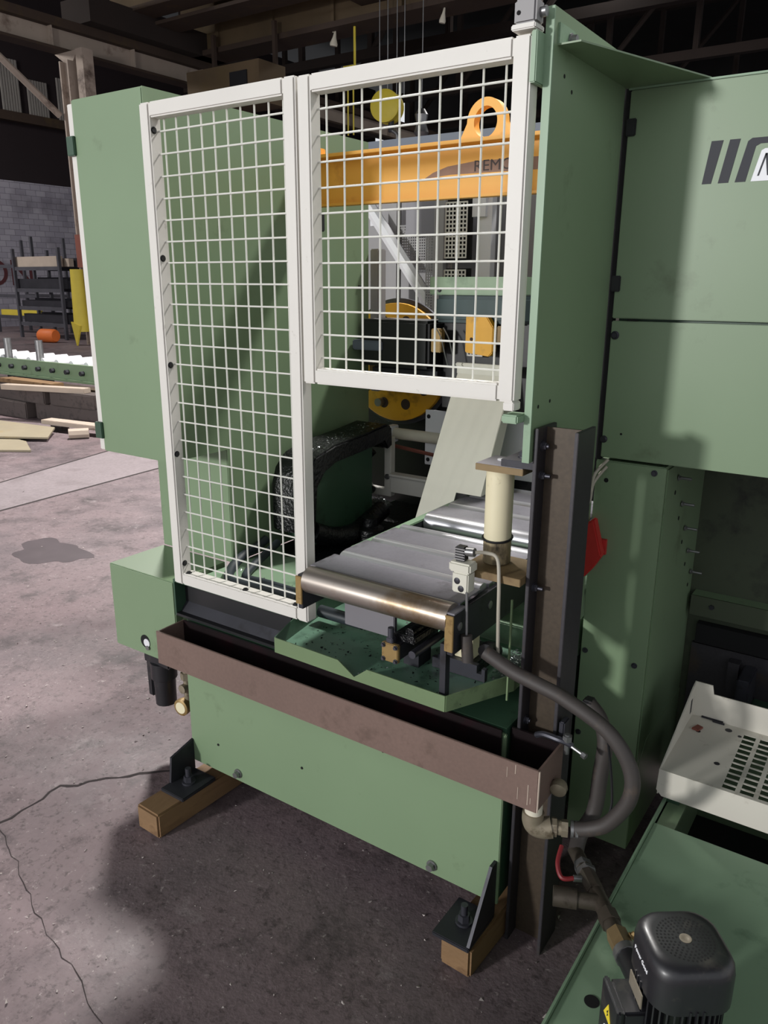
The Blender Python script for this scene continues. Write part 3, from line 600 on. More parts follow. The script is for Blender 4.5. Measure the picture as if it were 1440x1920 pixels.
rim((-1.297, 1.393), (-1.085, 1.391), .660, .702, .700); rim((-1.085, 1.391), (-1.034, 1.390), .660, .700, .669); rim((-1.034, 1.390), (-.995, 1.390), .660, .669, .700)
rim((-.995, 1.390), (-.776, 1.388), .660, .700, .700); rim((-.776, 1.388), (-.690, 1.565), .660, .700, .705); rim((-.690, 1.565), (-.690, 1.77), .660, .705, .73)
rim((-1.335, 1.62), (-1.297, 1.393), .660, .735, .702, 'green_dark'); rim((-1.335, 1.77), (-1.335, 1.62), .660, .735, .735, 'green_dark')
b = B()
for i in range(260):
    x = random.uniform(-1.28, -.72); y = random.uniform(1.40, 1.75); b.shard((x, y, .668), random.choice((.002, .003, .005)))
b.done('dark_swarf', 'chips_dark', ty, False, kind='stuff')
b = B()
for i in range(90):
    x = random.uniform(-1.28, -.72); y = random.uniform(1.40, 1.75); b.shard((x, y, .668), random.choice((.0015, .002, .004)))
b.done('bright_swarf', 'chips', ty, False, kind='stuff')
b = B()
for i in range(700):
    a = random.gauss(0, 1); c = random.gauss(0, 1); x = min(-.697, -.722+.014*a); y = 1.64+.035*c; b.shard((x, y, .668+.06*math.exp(-(a*a+c*c)/2)*random.random()), .005)
b.done('swarf_heap', 'chips', None, False, 'heap of bright metal swarf on the tray beside the steel post', 'swarf', kind='stuff')
B().box(-.6785, -.6745, 1.50, 1.505, .668, .92).done('upright_strip', 'green_rim', None, False, 'thin pale green upright strip between the tray and the steel post', 'strip')

# ---- roller conveyor
cv = thing('roller_conveyor', (-.98, 1.95, .72), 'steel roller conveyor with flat cover plates leaving the mesh opening', 'conveyor')
RY = [1.410+.1425*k for k in range(9)]
B().cyl((-1.188, RY[0], .885), (-.776, RY[0], .885), .034, n=36).done('end_roller', 'roller_golden', cv)
r1 = B().cyl((-1.188, RY[1], .894), (-.776, RY[1], .894), .0265, n=28).done('roller', 'roller', cv)
for k in range(2, 8): clone(r1, 0, .1425*(k-1))
pl = B().box(-1.203, -.772, RY[0]+.026, RY[1]-.019, .9100, .9135).box(-1.203, -.772, RY[0]+.023, RY[0]+.026, .902, .9135).done('cover_plate', 'steel_plate', cv, False)
for k in (1, 2, 4, 5, 6): clone(pl, 0, .1425*k)
B().box(-1.205, -1.190, 1.384, 2.50, .812, .903, .001).done('side_rail', 'iron', cv); B().box(-.774, -.759, 1.384, 2.50, .806, .903, .001).done('side_rail', 'iron', cv)
B().box(-1.208, -1.189, 1.378, 1.3835, .826, .900, .001).done('end_plate', 'brass', cv); B().box(-.778, -.757, 1.378, 1.3835, .816, .902, .001).done('end_plate', 'brass', cv)
B().box(-.795, -.757, 1.384, 1.44, .903, .907, .001).done('rail_cap', 'steel_plate', cv)
B().box(-1.215, -1.19, 1.62, 2.50, .90, .908).done('edge_strip', 'green_light', cv, False)
for y in (1.412, 1.56): B().lathe((-.759, y, .868), (1, 0, 0), [(0, .010), (.002, .010), (.003, .006)], 14).done('rail_bolt', 'galv', cv)
for y in (1.95, 2.44):
    for x in (-1.17, -.80): B().box(x-.02, x+.02, y-.02, y+.02, .722, .81).done('support', 'iron', cv, False)
B().box(-1.19, -.775, 1.86, 1.93, .82, .83).done('cross_tie', 'green_light', cv, False)
B().box(-1.14, -.985, 1.49, 1.505, .745, .83, .002).done('lower_bracket', 'grey_perf', cv)
B().box(-.80, -.785, 1.40, 1.42, .668, .82).done('support', 'iron', cv, False)

# ---- clamp cylinder and slide on the tray
cc = thing('clamp_cylinder', (-.93, 1.5, .668), 'small air cylinder with brass end cap on the tray under the conveyor', 'cylinder')
B().box(-.975, -.928, 1.42, 1.432, .720, .768, .002).done('end_cap', 'brass', cc)
for x in (-.969, -.934):
    for z in (.726, .762): B().bolt((x, 1.42, z), (0, -1, 0), .0045, .005).done('cap_screw', 'dark_steel', cc)
B().box(-.972, -.931, 1.432, 1.62, .722, .766, .003).done('barrel', 'iron', cc)
B().cyl((-.90, 1.44, .745), (-.90, 1.62, .745), .010, n=12).done('rod', 'dark_steel', cc)
B().box(-.964, -.945, 1.423, 1.44, .768, .782, .002).cyl((-.9545, 1.431, .782), (-.9545, 1.431, .806), .008, n=10).done('port_fitting', 'dark_steel', cc)
B().box(-.96, -.90, 1.45, 1.60, .766, .785, .003).cyl((-.92, 1.46, .79), (-.92, 1.55, .79), .012, n=10).done('valve_body', 'oily', cc)
B().box(-.975, -.93, 1.52, 1.58, .668, .722).done('foot', 'iron', cc, False)
sl = thing('slide_block', (-.80, 1.5, .668), 'dark steel slide bar with a cream block standing on the tray', 'slide')
B().prism([(x, 1.545, z) for x, z in ((-.905, .669), (-.757, .669), (-.757, .702), (-.766, .702), (-.766, .688), (-.779, .688), (-.779, .708), (-.889, .708), (-.889, .697), (-.905, .697))], (0, .014, 0)).done('slide_bar', 'dark_steel', sl, False)
B().box(-.853, -.804, 1.565, 1.605, .705, .766, .002).done('cream_block', 'nylon', sl)
B().lathe((-.826, 1.588, .766), (0, 0, 1), [(0, .02), (.008, .02), (.009, .015), (.018, .015), (.02, .01)], 16).done('nut_stack', 'brass', sl)
B().box(-.88, -.79, 1.56, 1.68, .669, .705).done('slide_base', 'oily', sl, False)

# ---- guide roller on the post
gr = thing('guide_roller', (-.74, 1.55, .955), 'upright cream nylon guide roller bracketed to the steel post', 'guide roller')
B().lathe((-.742, 1.548, .9855), (0, 0, 1), [(.055, .0315), (.22, .0315)], 32).done('nylon_sleeve', 'nylon', gr)
B().lathe((-.742, 1.548, .9855), (0, 0, 1), [(0, .0305), (.004, .0318), (.055, .0318)], 32).done('stained_end', 'nylon_dirty', gr)
B().box(-.782, -.668, 1.502, 1.598, 1.2055, 1.2205, .001).done('top_plate', 'rusty_edge', gr)
B().box(-.7805, -.67, 1.5035, 1.5965, 1.2206, 1.2214).done('plate_face', 'steel_plate', gr, False)
B().cyl((-.745, 1.56, 1.2215), (-.745, 1.56, 1.2235), .011, n=16).done('axle_end', 'white', gr)
B().box(-.722, -.646, 1.505, 1.60, 1.2215, 1.237, .001).done('clamp_bar', 'iron', gr)
for x, y in ((-.688, 1.545), (-.668, 1.575)): B().bolt((x, y, 1.237), (0, 0, 1), .009, .012).done('bolt', 'dark_steel', gr)
B().box(-.795, -.646, 1.470, 1.60, .967, .9848, .001).done('bottom_plate', 'rusty_edge', gr)
B().tube([(-.742+.0335*math.cos(t), 1.548+.0335*math.sin(t), 1.044+.004*math.sin(t)) for t in [i*math.pi/10 for i in range(21)]], .0028, n=8, sub=1).done('cable_tie', 'black', gr)

# ---- limit switch
ls = thing('limit_switch', (-.775, 1.44, .80), 'worn white limit switch with thin lever in front of the guide roller', 'limit switch')
B().box(-.793, -.753, 1.432, 1.466, .937, .985, .003).done('switch_body', 'cream_chute', ls)
B().box(-.802, -.748, 1.430, 1.468, .985, 1.008, .004).done('switch_head', 'cream_chute', ls)
B().box(-.793, -.768, 1.44, 1.462, 1.008, 1.042, .003).done('plug', 'black', ls)
for k in range(5): B().box(-.7935, -.7675, 1.4392, 1.4402, 1.012+.006*k, 1.0145+.006*k).done('plug_rib', 'grey_panel', ls, False)
B().cyl((-.768, 1.45, 1.031), (-.748, 1.45, 1.033), .010, n=12).done('cable_gland', 'galv', ls)
B().cyl((-.7525, 1.428, .945), (-.745, 1.420, .845), .0032, n=8).done('lever', 'galv', ls)
B().cyl((-.745, 1.419, .848), (-.738, 1.417, .786), .0132, n=16).done('rubber_tip', 'rubber', ls)
for x, z in ((-.78, .965), (-.77, .948)): B().lathe((x, 1.432, z), (0, -1, 0), [(0, .008), (.0006, .007)], 10).done('paint_chip', 'iron', ls)
B().tube([(-.748, 1.45, 1.033), (-.728, 1.47, 1.03), (-.705, 1.475, 1.02), (-.692, 1.462, .97), (-.690, 1.462, .90), (-.692, 1.472, .82), (-.698, 1.49, .76)], .0042).done('switch_cable', 'cable', None, True, 'grey cable running down from the limit switch past the guide roller', 'cable')

# ---- hoses, elbow, valve, pump
ho = thing('drain_hose', (-.5, 1.44, .44), 'thick grey rubber hose looping from the trough drain up to the tray', 'hose')
B().tube([(-.712, 1.450, .803), (-.644, 1.450, .776), (-.58, 1.450, .762), (-.518, 1.450, .747), (-.421, 1.450, .703), (-.368, 1.450, .635), (-.362, 1.448, .565), (-.398, 1.447, .492), (-.435, 1.444, .461), (-.474, 1.4355, .4485)], .0165, n=16).done('hose', 'rubber', ho)
B().tube([(-.712, 1.452, .803), (-.716, 1.475, .80), (-.715, 1.51, .78)], .018, n=12).done('hose_end', 'black', ho)
eb = thing('drain_elbow', (-.55, 1.40, .44), 'grey plastic elbow with white collar under the trough end', 'pipe elbow')
B().cyl((-.553, 1.402, .470), (-.553, 1.402, .5095), .0195, n=20).done('white_collar', 'pvc', eb)
B().tube([(-.553, 1.402, .480), (-.553, 1.402, .458), (-.545, 1.404, .446), (-.530, 1.410, .443), (-.515, 1.418, .446)], .024, n=18).done('elbow', 'fitting', eb)
d = Vector((1, .42, .02)).normalized(); p = Vector((-.516, 1.418, .447))
B().cyl(p, p+d*.012, .021, n=8).cyl(p+d*.012, p+d*.022, .0165, n=16).cyl(p+d*.022, p+d*.036, .019, n=6).done('hex_nut', 'fitting', eb)
for k in (.042, .052): B().cyl(p+d*k, p+d*(k+.006), .0188, n=18).done('hose_clip', 'galv', ho)
h2 = thing('pump_hose', (-.45, 1.45, .36), 'black delivery hose rising from the red handled valve behind the drain hose', 'hose')
B().tube([(-.468, 1.455, .378), (-.472, 1.49, .40), (-.455, 1.52, .45), (-.452, 1.53, .54), (-.450, 1.537, .62), (-.47, 1.55, .665), (-.50, 1.565, .685)], .0175, n=14).done('hose', 'rubber', h2)
B().box(-.515, -.490, 1.55, 1.58, .675, .70, .004).done('clip', 'black', h2)
B().tube([(-.425, 1.475, .66), (-.412, 1.478, .58), (-.405, 1.475, .52), (-.41, 1.472, .48)], .003, n=6).done('thin_wire', 'black', None, True, 'thin black wire hanging inside the loop of the drain hose', 'wire')
vv = thing('valve_pipe', (-.34, 1.26, .382), 'dark pipe fittings with red valve handle leading to the pump', 'pipe')
A0 = Vector((-.468, 1.455, .378)); A1 = Vector((-.225, 1.13, .435)); dd = (A1-A0).normalized(); Lp = (A1-A0).length
def seg(f0, f1, r, n, m, name): B().cyl(A0+dd*Lp*f0, A0+dd*Lp*f1, r, n=n).done(name, m, vv)
seg(-.02, .16, .016, 14, 'pipe', 'hose_tail'); seg(.12, .16, .020, 6, 'galv', 'clip'); seg(.18, .205, .022, 6, 'galv', 'clip'); seg(.16, .36, .0185, 8, 'pipe', 'valve_body')
seg(.34, .52, .017, 14, 'pipe', 'tee'); seg(.52, .60, .0205, 6, 'pipe', 'union_nut'); seg(.6, .66, .017, 12, 'pipe', 'nipple'); seg(.66, .78, .021, 6, 'rusty_edge', 'brass_union'); seg(.78, .82, .024, 14, 'galv', 'clip'); seg(.80, 1.0, .022, 12, 'motor', 'outlet')
q = A0+dd*Lp*.44; B().cyl(q, q+Vector((-.085, -.035, -.0)), .016, n=14).cyl(q+Vector((-.045, -.018, 0)), q+Vector((-.088, -.036, 0)), .020, n=14).done('side_branch', 'pipe', vv)
q = A0+dd*Lp*.25; e = Vector((-.8, -.5, .05)).normalized()
B().cyl(q, q+e*.034, .007, n=10).done('valve_stem', 'galv', vv)
B().tube([q+e*.034, q+e*.055+Vector((-.004, .0, -.002)), q+e*.075+Vector((-.005, .03, .012)), q+e*.078+Vector((-.008, .065, .03))], .005, n=8).done('red_handle', 'red_handle', vv)
q = A0+dd*Lp*.72; B().bolt(q+Vector((.015, .012, .012)), (.5, .4, .6), .006, .008).done('union_screw', 'brass', vv)

# coolant tank
tk = thing('coolant_tank', (0, 1.4, 0), 'green coolant tank with flat lid under the pump motor', 'tank')
TX0, TX1, TY0, TY1 = -.352, .55, .62, 2.2
B().box(TX0, TX0+.004, TY0, TY1, 0, .372).box(TX1-.004, TX1, TY0, TY1, 0, .372).box(TX0, TX1, TY0, TY0+.004, 0, .372).box(TX0, TX1, TY1-.004, TY1, 0, .372).done('wall', 'green', tk, False)
B().box(TX0+.004, TX1-.004, TY0+.004, TY1-.004, .0, .06).done('dark_fill', 'hole', tk, False)
B().box(TX0, TX1, TY0, 1.655, .372, .380, .002).done('lid', 'green_light', tk)
B().box(TX0-.006, TX0, TY0, 2.0, .366, .386, .001).done('lid_lip', 'green_light', tk)
B().box(TX0, TX0+.045, 1.66, TY1, .366, .372).done('rim_strip', 'green', tk, False)
B().cyl((-.303, 1.104, .3803), (-.303, 1.104, .3809), .0135, n=24).done('filler_hole', 'hole', tk)
# pump motor
MX, MY = -.155, 1.03
pm = thing('pump_motor', (MX, MY, .381), 'black finned pump motor with perforated fan cowl on the tank lid', 'motor')
B().lathe((MX, MY, .381), (0, 0, 1), [(0, .078), (.012, .078), (.014, .062), (.03, .058)], 28).done('mounting_flange', 'motor', pm)
B().cyl((MX, MY, .41), (MX, MY, .60), .052, n=28).done('stator', 'motor', pm)
fin = B().box(MX-.0013, MX+.0013, MY-.066, MY-.050, .415, .596)
fo = fin.done('fin', 'motor', pm, False)
for k in range(1, 40):
    c = clone(fo); c.rotation_euler = (0, 0, 2*math.pi*k/40)
CA = R(37)
def cowl_ring(half, z, rad, n=6):
    pts = []
    for cx_, cy_, a0 in ((1, 1, 0), (-1, 1, 90), (-1, -1, 180), (1, -1, 270)):
        for k in range(n+1):
            a = R(a0+90*k/n); x = cx_*(half-rad)+rad*math.cos(a); y = cy_*(half-rad)+rad*math.sin(a)
            pts.append((MX+x*math.cos(CA)-y*math.sin(CA), MY+x*math.sin(CA)+y*math.cos(CA), z))
    return pts
b = B(); rings = [[b.bm.verts.new(p) for p in cowl_ring(h, z, rd)] for h, z, rd in ((.0605, .586, .036), (.0635, .588, .038), (.0635, .640, .038), (.062, .651, .038), (.058, .659, .038), (.052, .663, .038), (.045, .664, .038))]
for a, c in zip(rings, rings[1:]):
    for i in range(len(a)): b.bm.faces.new((a[i], a[(i+1) % len(a)], c[(i+1) % len(a)], c[i]))
b.bm.faces.new(rings[-1]); b.bm.faces.new(list(reversed(rings[0])))
cw = b.done('fan_cowl', 'motor', pm)
b = B()
for k in range(1, 7):
    n = 5+6*k if k > 1 else 8; rr_ = .0075+.0055*k
    for i in range(n):
        t = 2*math.pi*(i+.5*(k % 2))/n; b.cyl((MX+rr_*math.cos(t), MY+rr_*math.sin(t), .6640), (MX+rr_*math.cos(t), MY+rr_*math.sin(t), .6643), .0017, n=8)
b.done('vent_holes', 'hole', cw, False, kind='stuff')
B().lathe((MX, MY, .664), (0, 0, 1), [(0, .009), (.0008, .009), (.001, .006), (.0003, .004)], 18).done('hub_disc', 'label_grey', cw)
# small maker's lettering on the cowl side towards the terminal box
nx = Vector((-math.cos(CA), -math.sin(CA), 0)); tx = Vector((math.sin(CA), -math.cos(CA), 0))
def face_mtx(n, xdir, pos):
    z = n.normalized(); x = xdir.normalized(); y = z.cross(x); return Matrix(((x.x, y.x, z.x, pos.x), (x.y, y.y, z.y, pos.y), (x.z, y.z, z.z, pos.z), (0, 0, 0, 1)))
text('lettering', 'Power Good', .0095, 'paper', cw, face_mtx(nx, tx, Vector((MX, MY, .628))+nx*.0637))
np_ = Vector((MX, MY, .572))+nx*.0665
b = B().box(-.024, .024, -.013, .012, -.001, .001); bmesh.ops.transform(b.bm, matrix=face_mtx(nx, tx, np_), verts=b.bm.verts[:]); b.done('name_plate', 'label_grey', pm, False)
# terminal box, turned with the motor
e2 = -nx; e1 = -tx; cb = Vector((MX, MY, 0))+nx*.074-tx*.008
B().prism([cb+e1*a+e2*c+Vector((0, 0, .445)) for a, c in ((-.033, -.018), (.033, -.018), (.033, .026), (-.033, .026))], (0, 0, .106), .004).done('terminal_box', 'motor', pm)
B().prism([cb+e1*a+e2*c+Vector((0, 0, .441)) for a, c in ((-.035, -.028), (.035, -.028), (.035, -.0185), (-.035, -.0185))], (0, 0, .114), .003).done('terminal_lid', 'motor', pm)
mt = face_mtx(-e2, tx, cb-e2*.0282+Vector((0, 0, .518)))
b = B().prism([(-.016, -.014, 0), (.016, -.014, 0), (.0, .016, 0)], (0, 0, .0006)); bmesh.ops.transform(b.bm, matrix=mt, verts=b.bm.verts[:]); wt = b.done('warning_triangle', 'label_yellow', pm, False)
b = B().prism([(-.002, -.009, .0006), (.004, -.001, .0006), (.0005, -.001, .0006), (.003, .008, .0006), (-.004, -.0015, .0006), (.0, -.0015, .0006)], (0, 0, .0004)); bmesh.ops.transform(b.bm, matrix=mt, verts=b.bm.verts[:]); b.done('warning_bolt', 'hole', wt, False)
b = B().cyl((0, 0, 0), (0, 0, .0006), .012, n=20); bmesh.ops.transform(b.bm, matrix=face_mtx(-e2, tx, cb-e2*.0282+Vector((0, 0, .478))), verts=b.bm.verts[:]); b.done('round_sticker', 'paper', pm, False)
B().tube([(-.09, 1.08, .39), (-.06, 1.09, .388), (-.04, 1.05, .386), (-.02, .98, .386), (-.02, .9, .386)], .004).done('motor_cable', 'cable', None, True, 'pale cable lying on the tank lid beside the pump motor', 'cable')
# perforated chip tray on the tank
ct = thing('chip_tray', (-.05, 1.9, .38), 'white slotted chip tray resting on the coolant tank', 'tray')
CX0, CX1, CY0, CY1, CZ = -.372, .45, 1.74, 2.045, .470
SX0, SX1 = -.232, .40; ncol = 16; nrow = 11; sw = (SX1-SX0)/ncol; sh = (CY1-.022-CY0-.006)/nrow
B().box(CX0, SX0, CY0, CY1, CZ-.004, CZ).done('plate', 'white_tray', ct, False)
B().box(SX0, CX1, CY1-.022, CY1, CZ-.004, CZ).done('plate', 'white_tray', ct, False)
B().box(SX1, CX1, CY0, CY1-.022, CZ-.004, CZ).done('plate', 'white_tray', ct, False)
b = B()
for k in range(ncol): b.box(SX0+sw*(k+.74), SX0+sw*(k+1), CY0, CY1-.022, CZ-.0012, CZ)
for k in range(nrow+1): b.box(SX0, SX1, CY0+sh*k, CY0+sh*k+.006+(.0 if k else .003), CZ-.0013, CZ-.0001)
b.done('slotted_plate', 'white_tray', ct, False)
B().prism([(CX0, CY0-.003, CZ), (CX0-.002, CY0-.003, .412), (CX0+.012, CY0-.003, .398), (CX1, CY0-.003, .398), (CX1, CY0-.003, CZ)], (0, .003, 0)).done('front_apron', 'white_tray', ct, False)
B().prism([(CX0, CY0, CZ), (CX0, CY1, CZ), (CX0, CY1, CZ+.10), (CX0, CY1-.03, CZ+.095)], (.003, 0, 0)).done('side_wall', 'white_tray', ct, False)
B().box(CX0, CX0+.003, CY0, CY1, .40, CZ).done('side_skirt', 'white_tray', ct, False)
B().prism([(CX0, CY1, CZ-.004), (CX1, CY1, CZ-.004), (CX1, CY1, CZ+.075), (CX0+.05, CY1, CZ+.075), (CX0+.045, CY1, CZ+.10), (CX0, CY1, CZ+.10)], (0, .003, 0)).done('back_wall', 'white_tray', ct, False)
for x in (CX0+.02, .3): B().box(x, x+.03, 1.76, 2.04, .373, CZ-.004).done('runner', 'green_dark', ct, False)
for x, y, s in ((-.27, 2.015, .009), (-.24, 2.0, .005), (-.262, 1.84, .007), (-.335, 1.965, .006)): B().cyl((x, y, CZ), (x, y, CZ+.0006), s, n=9).done('rust_spot', 'iron', ct, False)
for x0, x1, y, z in ((-.345, -.29, 2.0445, CZ+.001), (-.315, -.285, 2.038, CZ)): B().box(x0, x1, y-.004, y, z, z+.004).done('paint_chip', 'iron', ct, False)
B().box(CX0+.003, CX0+.0036, 2.005, 2.02, CZ+.02, CZ+.06).done('paint_chip', 'iron', ct, False)
B().prism([(-.352, 1.965, CZ+.0005), (-.335, 1.962, CZ+.0005), (-.328, 1.985, CZ+.0005), (-.343, 1.99, CZ+.0005)], (0, 0, .005)).done('rust_flake', 'rust_red', None, False, 'small rust coloured flake lying on the white chip tray', 'flake')

# ================================================================== INSIDE THE SAW
# orange spreader beam
yb = thing('lifting_beam', (-1.2, 2.16, 1.838), 'orange channel lifting beam with round eye behind the mesh door', 'lifting beam')
B().box(-1.752, -.655, 2.155, 2.163, 1.846, 1.98).done('web', 'orange', yb, False)
B().box(-1.752, -.655, 2.105, 2.163, 1.98, 1.99, .001).done('top_flange', 'orange', yb); B().box(-1.752, -.655, 2.13, 2.163, 1.838, 1.846, .001).done('bottom_flange', 'orange', yb)
b = B(); n = 40; hc = Vector((-1.112, 0, 2.030)); I = []; O = []
for y in (2.118, 2.15):
    li = []; lo = []
    for k in range(n):
        t = 2*math.pi*k/n; c_, s_ = math.cos(t), math.sin(t)
        li.append(b.bm.verts.new((hc.x+.036*c_, y, hc.z+.040*s_)))
        if s_ >= 0: px, pz = .058*c_, .062*s_
        else:
            px = (.058+.02*min(1, -s_*1.6))*(1 if c_ >= 0 else -1)*min(1, abs(c_)/max(-s_, 1e-6)*1.0+0.0) if abs(c_) < -s_ else (.058+.02*min(1, -s_*1.6))*(1 if c_ > 0 else -1)
            pz = -.042*min(1, -s_*1.5) if abs(c_) >= -s_ else -.042
        lo.append(b.bm.verts.new((hc.x+px, y, hc.z+pz)))
    I.append(li); O.append(lo)
for k in range(n):
    j = (k+1) % n
    b.bm.faces.new((I[0][k], I[0][j], O[0][j], O[0][k])); b.bm.faces.new((I[1][j], I[1][k], O[1][k], O[1][j]))
    b.bm.faces.new((I[0][j], I[0][k], I[1][k], I[1][j])); b.bm.faces.new((O[0][k], O[0][j], O[1][j], O[1][k]))
b.done('lifting_eye', 'orange', yb)
sc = B().prism([(-1.33, 2.155, 1.900), (-1.24, 2.155, 1.906), (-.655, 2.155, 1.898), (-.655, 2.155, 1.932), (-1.16, 2.155, 1.937), (-1.25, 2.155, 1.929), (-1.30, 2.155, 1.915)], (0, -.0006, 0)).done('scraped_patch', 'scraped', yb, False)
text('lettering', 'REMOVE', .042, 'timber_dark', sc, Matrix(((1.12, 0, 0, -1.075), (0, 0, -1, 2.1541), (0, 1, 0, 1.922), (0, 0, 0, 1))), .0003)
B().box(-1.745, -1.70, 2.115, 2.15, 1.99, 2.012, .003).done('stop_lug', 'orange', yb)
# rear blue grey girder of the enclosure
rgd = thing('rear_guard', (-1.6, 3.1, .722), 'grey sheet enclosure with perforated panels behind the saw', 'guard')
B().box(-2.45, -.66, 3.16, 3.22, 2.14, 2.215).done('top_girder', 'grey_blue', rgd, False)
B().box(-2.45, -.66, 3.14, 3.16, 2.13, 2.142).done('girder_lip', 'galv', rgd, False)
B().box(-2.2, -.66, 2.86, 3.235, .30, .95).done('rear_dark_box', 'black', rgd, False)  # added black box, darkens the view behind the deck
B().box(-2.45, -.66, 3.24, 3.25, .722, 2.14).done('back_sheet', 'grey_panel', rgd, False)
for x in (-2.10, -1.62): B().box(x, x+.045, 3.10, 3.14, .722, 2.14).done('post', 'grey_panel', rgd, False)
B().box(-1.60, -1.54, 3.02, 3.06, .722, 1.94).done('post', 'white', rgd, False)
B().box(-1.62, -1.56, 3.0, 3.02, 1.86, 1.945).done('white_tag', 'white', rgd, False); B().box(-2.20, -2.15, 3.10, 3.12, 1.85, 1.935).done('white_tag', 'white', rgd, False)
B().cyl((-2.17, 3.05, 1.93), (-1.83, 3.05, 1.50), .03, n=8).done('diagonal_strut', 'white', rgd)
def perf(x0, x1, y, z0, z1, p, bar, m, name, par=None):
    b = B(); n = int((x1-x0)/p); k = int((z1-z0)/p)
    for i in range(n+1): b.box(x0+p*i, x0+p*i+bar, y, y+.002, z0, z0+p*k+bar)
    for i in range(k+1): b.box(x0, x0+p*n+bar, y-.0002, y+.0018, z0+p*i, z0+p*i+bar)
    b.done(name, m, par or rgd, False)
perf(-2.10, -1.80, 3.12, 1.66, 1.85, .0115, .0055, 'grey_panel', 'perforated_sheet'); perf(-1.85, -1.72, 3.02, 1.45, 1.80, .0115, .0055, 'grey_panel', 'perforated_sheet')
perf(-1.735, -1.62, 2.98, 1.70, 1.925, .0165, .006, 'cream', 'square_mesh'); perf(-1.735, -1.62, 2.98, 1.60, 1.655, .0165, .006, 'cream', 'square_mesh')
B().box(-1.735, -1.62, 3.0, 3.01, 1.69, 1.93).done('dark_opening', 'hole', rgd, False); B().box(-1.735, -1.62, 3.0, 3.01, 1.59, 1.66).done('dark_opening', 'hole', rgd, False)
B().box(-1.78, -1.735, 2.97, 3.0, 1.45, 1.97).done('post', 'grey_panel', rgd, False)
B().box(-1.98, -1.78, 3.06, 3.07, 1.80, 1.97).done('upper_sheet', 'grey_perf', rgd, False)
# saw head
sh_ = thing('cold_saw', (-1.5, 2.6, .722), 'cold saw with yellow wheel, dark gearbox and green cover behind the mesh door', 'saw')
cd_ = Vector((-1.70, 2.56, 1.302))
wb = B().lathe(cd_, (0, 1, 0), [(0, .218), (.006, .226), (.03, .226), (.036, .218)], 56).done('yellow_wheel', 'yellow', sh_)
B().lathe(cd_+Vector((0, .03, 0)), (0, 1, 0), [(0, .243), (.012, .243)], 56).done('saw_blade', 'dark_steel', sh_)
for k in range(10):
    t = 2*math.pi*k/10-1.25; B().cyl(cd_+Vector((.165*math.cos(t), -.0008, .165*math.sin(t))), cd_+Vector((.165*math.cos(t), .001, .165*math.sin(t))), .021, n=18).done('wheel_hole', 'rust_dark', wb)
B().cyl(cd_+Vector((-.06, -.03, -.155)), cd_+Vector((-.06, 0, -.155)), .016, n=14).done('wheel_pin', 'galv', wb)
B().box(-1.72, -1.43, 2.36, 2.52, 1.31, 1.475, .01).done('gearbox', 'black', sh_); B().box(-1.75, -1.62, 2.35, 2.40, 1.365, 1.40, .004).done('gearbox_rib', 'grey_blue', sh_)
B().box(-1.70, -1.42, 2.40, 2.545, 1.218, 1.31, .01).done('lower_gearbox', 'iron', sh_)
B().box(-1.95, -1.42, 2.64, 2.84, .722, 1.19).done('dark_fill', 'black', sh_, False)  # added black box, covers the bright sheets behind the yellow wheel
B().box(-1.755, -1.715, 2.47, 2.52, 1.20, 1.72, .004).done('grey_column', 'grey_panel', sh_); B().box(-1.751, -1.72, 2.462, 2.469, 1.23, 1.30).done('yellow_tag', 'brass', sh_, False)
B().box(-1.452, -1.115, 2.40, 2.55, 1.562, 1.621, .003).done('green_cover', 'green_light', sh_)
for x in (-1.412, -1.145): B().bolt((x, 2.4, 1.578), (0, -1, 0), .006, .004).done('cover_screw', 'black', sh_)
B().box(-1.44, -1.10, 2.41, 2.56, 1.47, 1.56, .012).done('teal_housing', 'teal', sh_)
B().prism([(-1.296, 2.38, 1.375), (-1.205, 2.38, 1.365), (-1.192, 2.38, 1.38), (-1.192, 2.38, 1.46), (-1.218, 2.38, 1.496), (-1.296, 2.38, 1.496)], (0, .03, 0), .003).done('yellow_plate', 'yellow', sh_)
B().cyl((-1.272, 2.3805, 1.42), (-1.272, 2.379, 1.42), .006, n=10).done('plate_hole', 'rust_dark', sh_)
B().box(-1.19, -1.145, 2.40, 2.45, 1.41, 1.465, .003).done('amber_block', 'rusty_edge', sh_); B().box(-1.425, -1.385, 2.37, 2.40, 1.37, 1.45, .003).done('yellow_strip', 'brass', sh_)
B().box(-1.42, -1.05, 2.45, 2.60, 1.17, 1.47).done('dark_housing', 'black', sh_, False)
B().box(-1.44, -1.1, 2.52, 2.555, .722, 1.17).done('dark_pedestal', 'black', sh_, False)
for i in range(2): B().tube([(-1.40+.03*i, 2.36, 1.455), (-1.375+.03*i, 2.355, 1.42), (-1.36+.03*i, 2.355, 1.37), (-1.35+.03*i, 2.36, 1.33)], .0022, n=6).done('thin_line', 'galv', sh_)
perf(-1.31, -1.25, 2.42, 1.36, 1.40, .014, .005, 'cream', 'square_mesh', sh_)
B().box(-1.52, -1.42, 2.50, 2.51, .935, 1.145, .002).done('white_cover', 'white', sh_); B().box(-1.21, -1.05, 2.49, 2.50, .93, 1.14, .002).done('white_cover', 'white', sh_)
for z in (.955, 1.12): B().bolt((-1.505, 2.5, z), (0, -1, 0), .006, .003).done('cover_screw', 'black', sh_)
B().cyl((-1.665, 2.50, 1.04), (-1.45, 2.50, 1.04), .022, n=18).done('cream_cylinder', 'pvc', sh_); B().box(-1.685, -1.655, 2.475, 2.525, 1.005, 1.07, .003).done('cylinder_head', 'white', sh_)
B().box(-1.603, -1.44, 2.39, 2.41, .835, .905, .002).done('cream_bar', 'cream', sh_); B().box(-1.603, -1.44, 2.38, 2.42, .90, .908).done('bar_flange', 'cream', sh_, False)
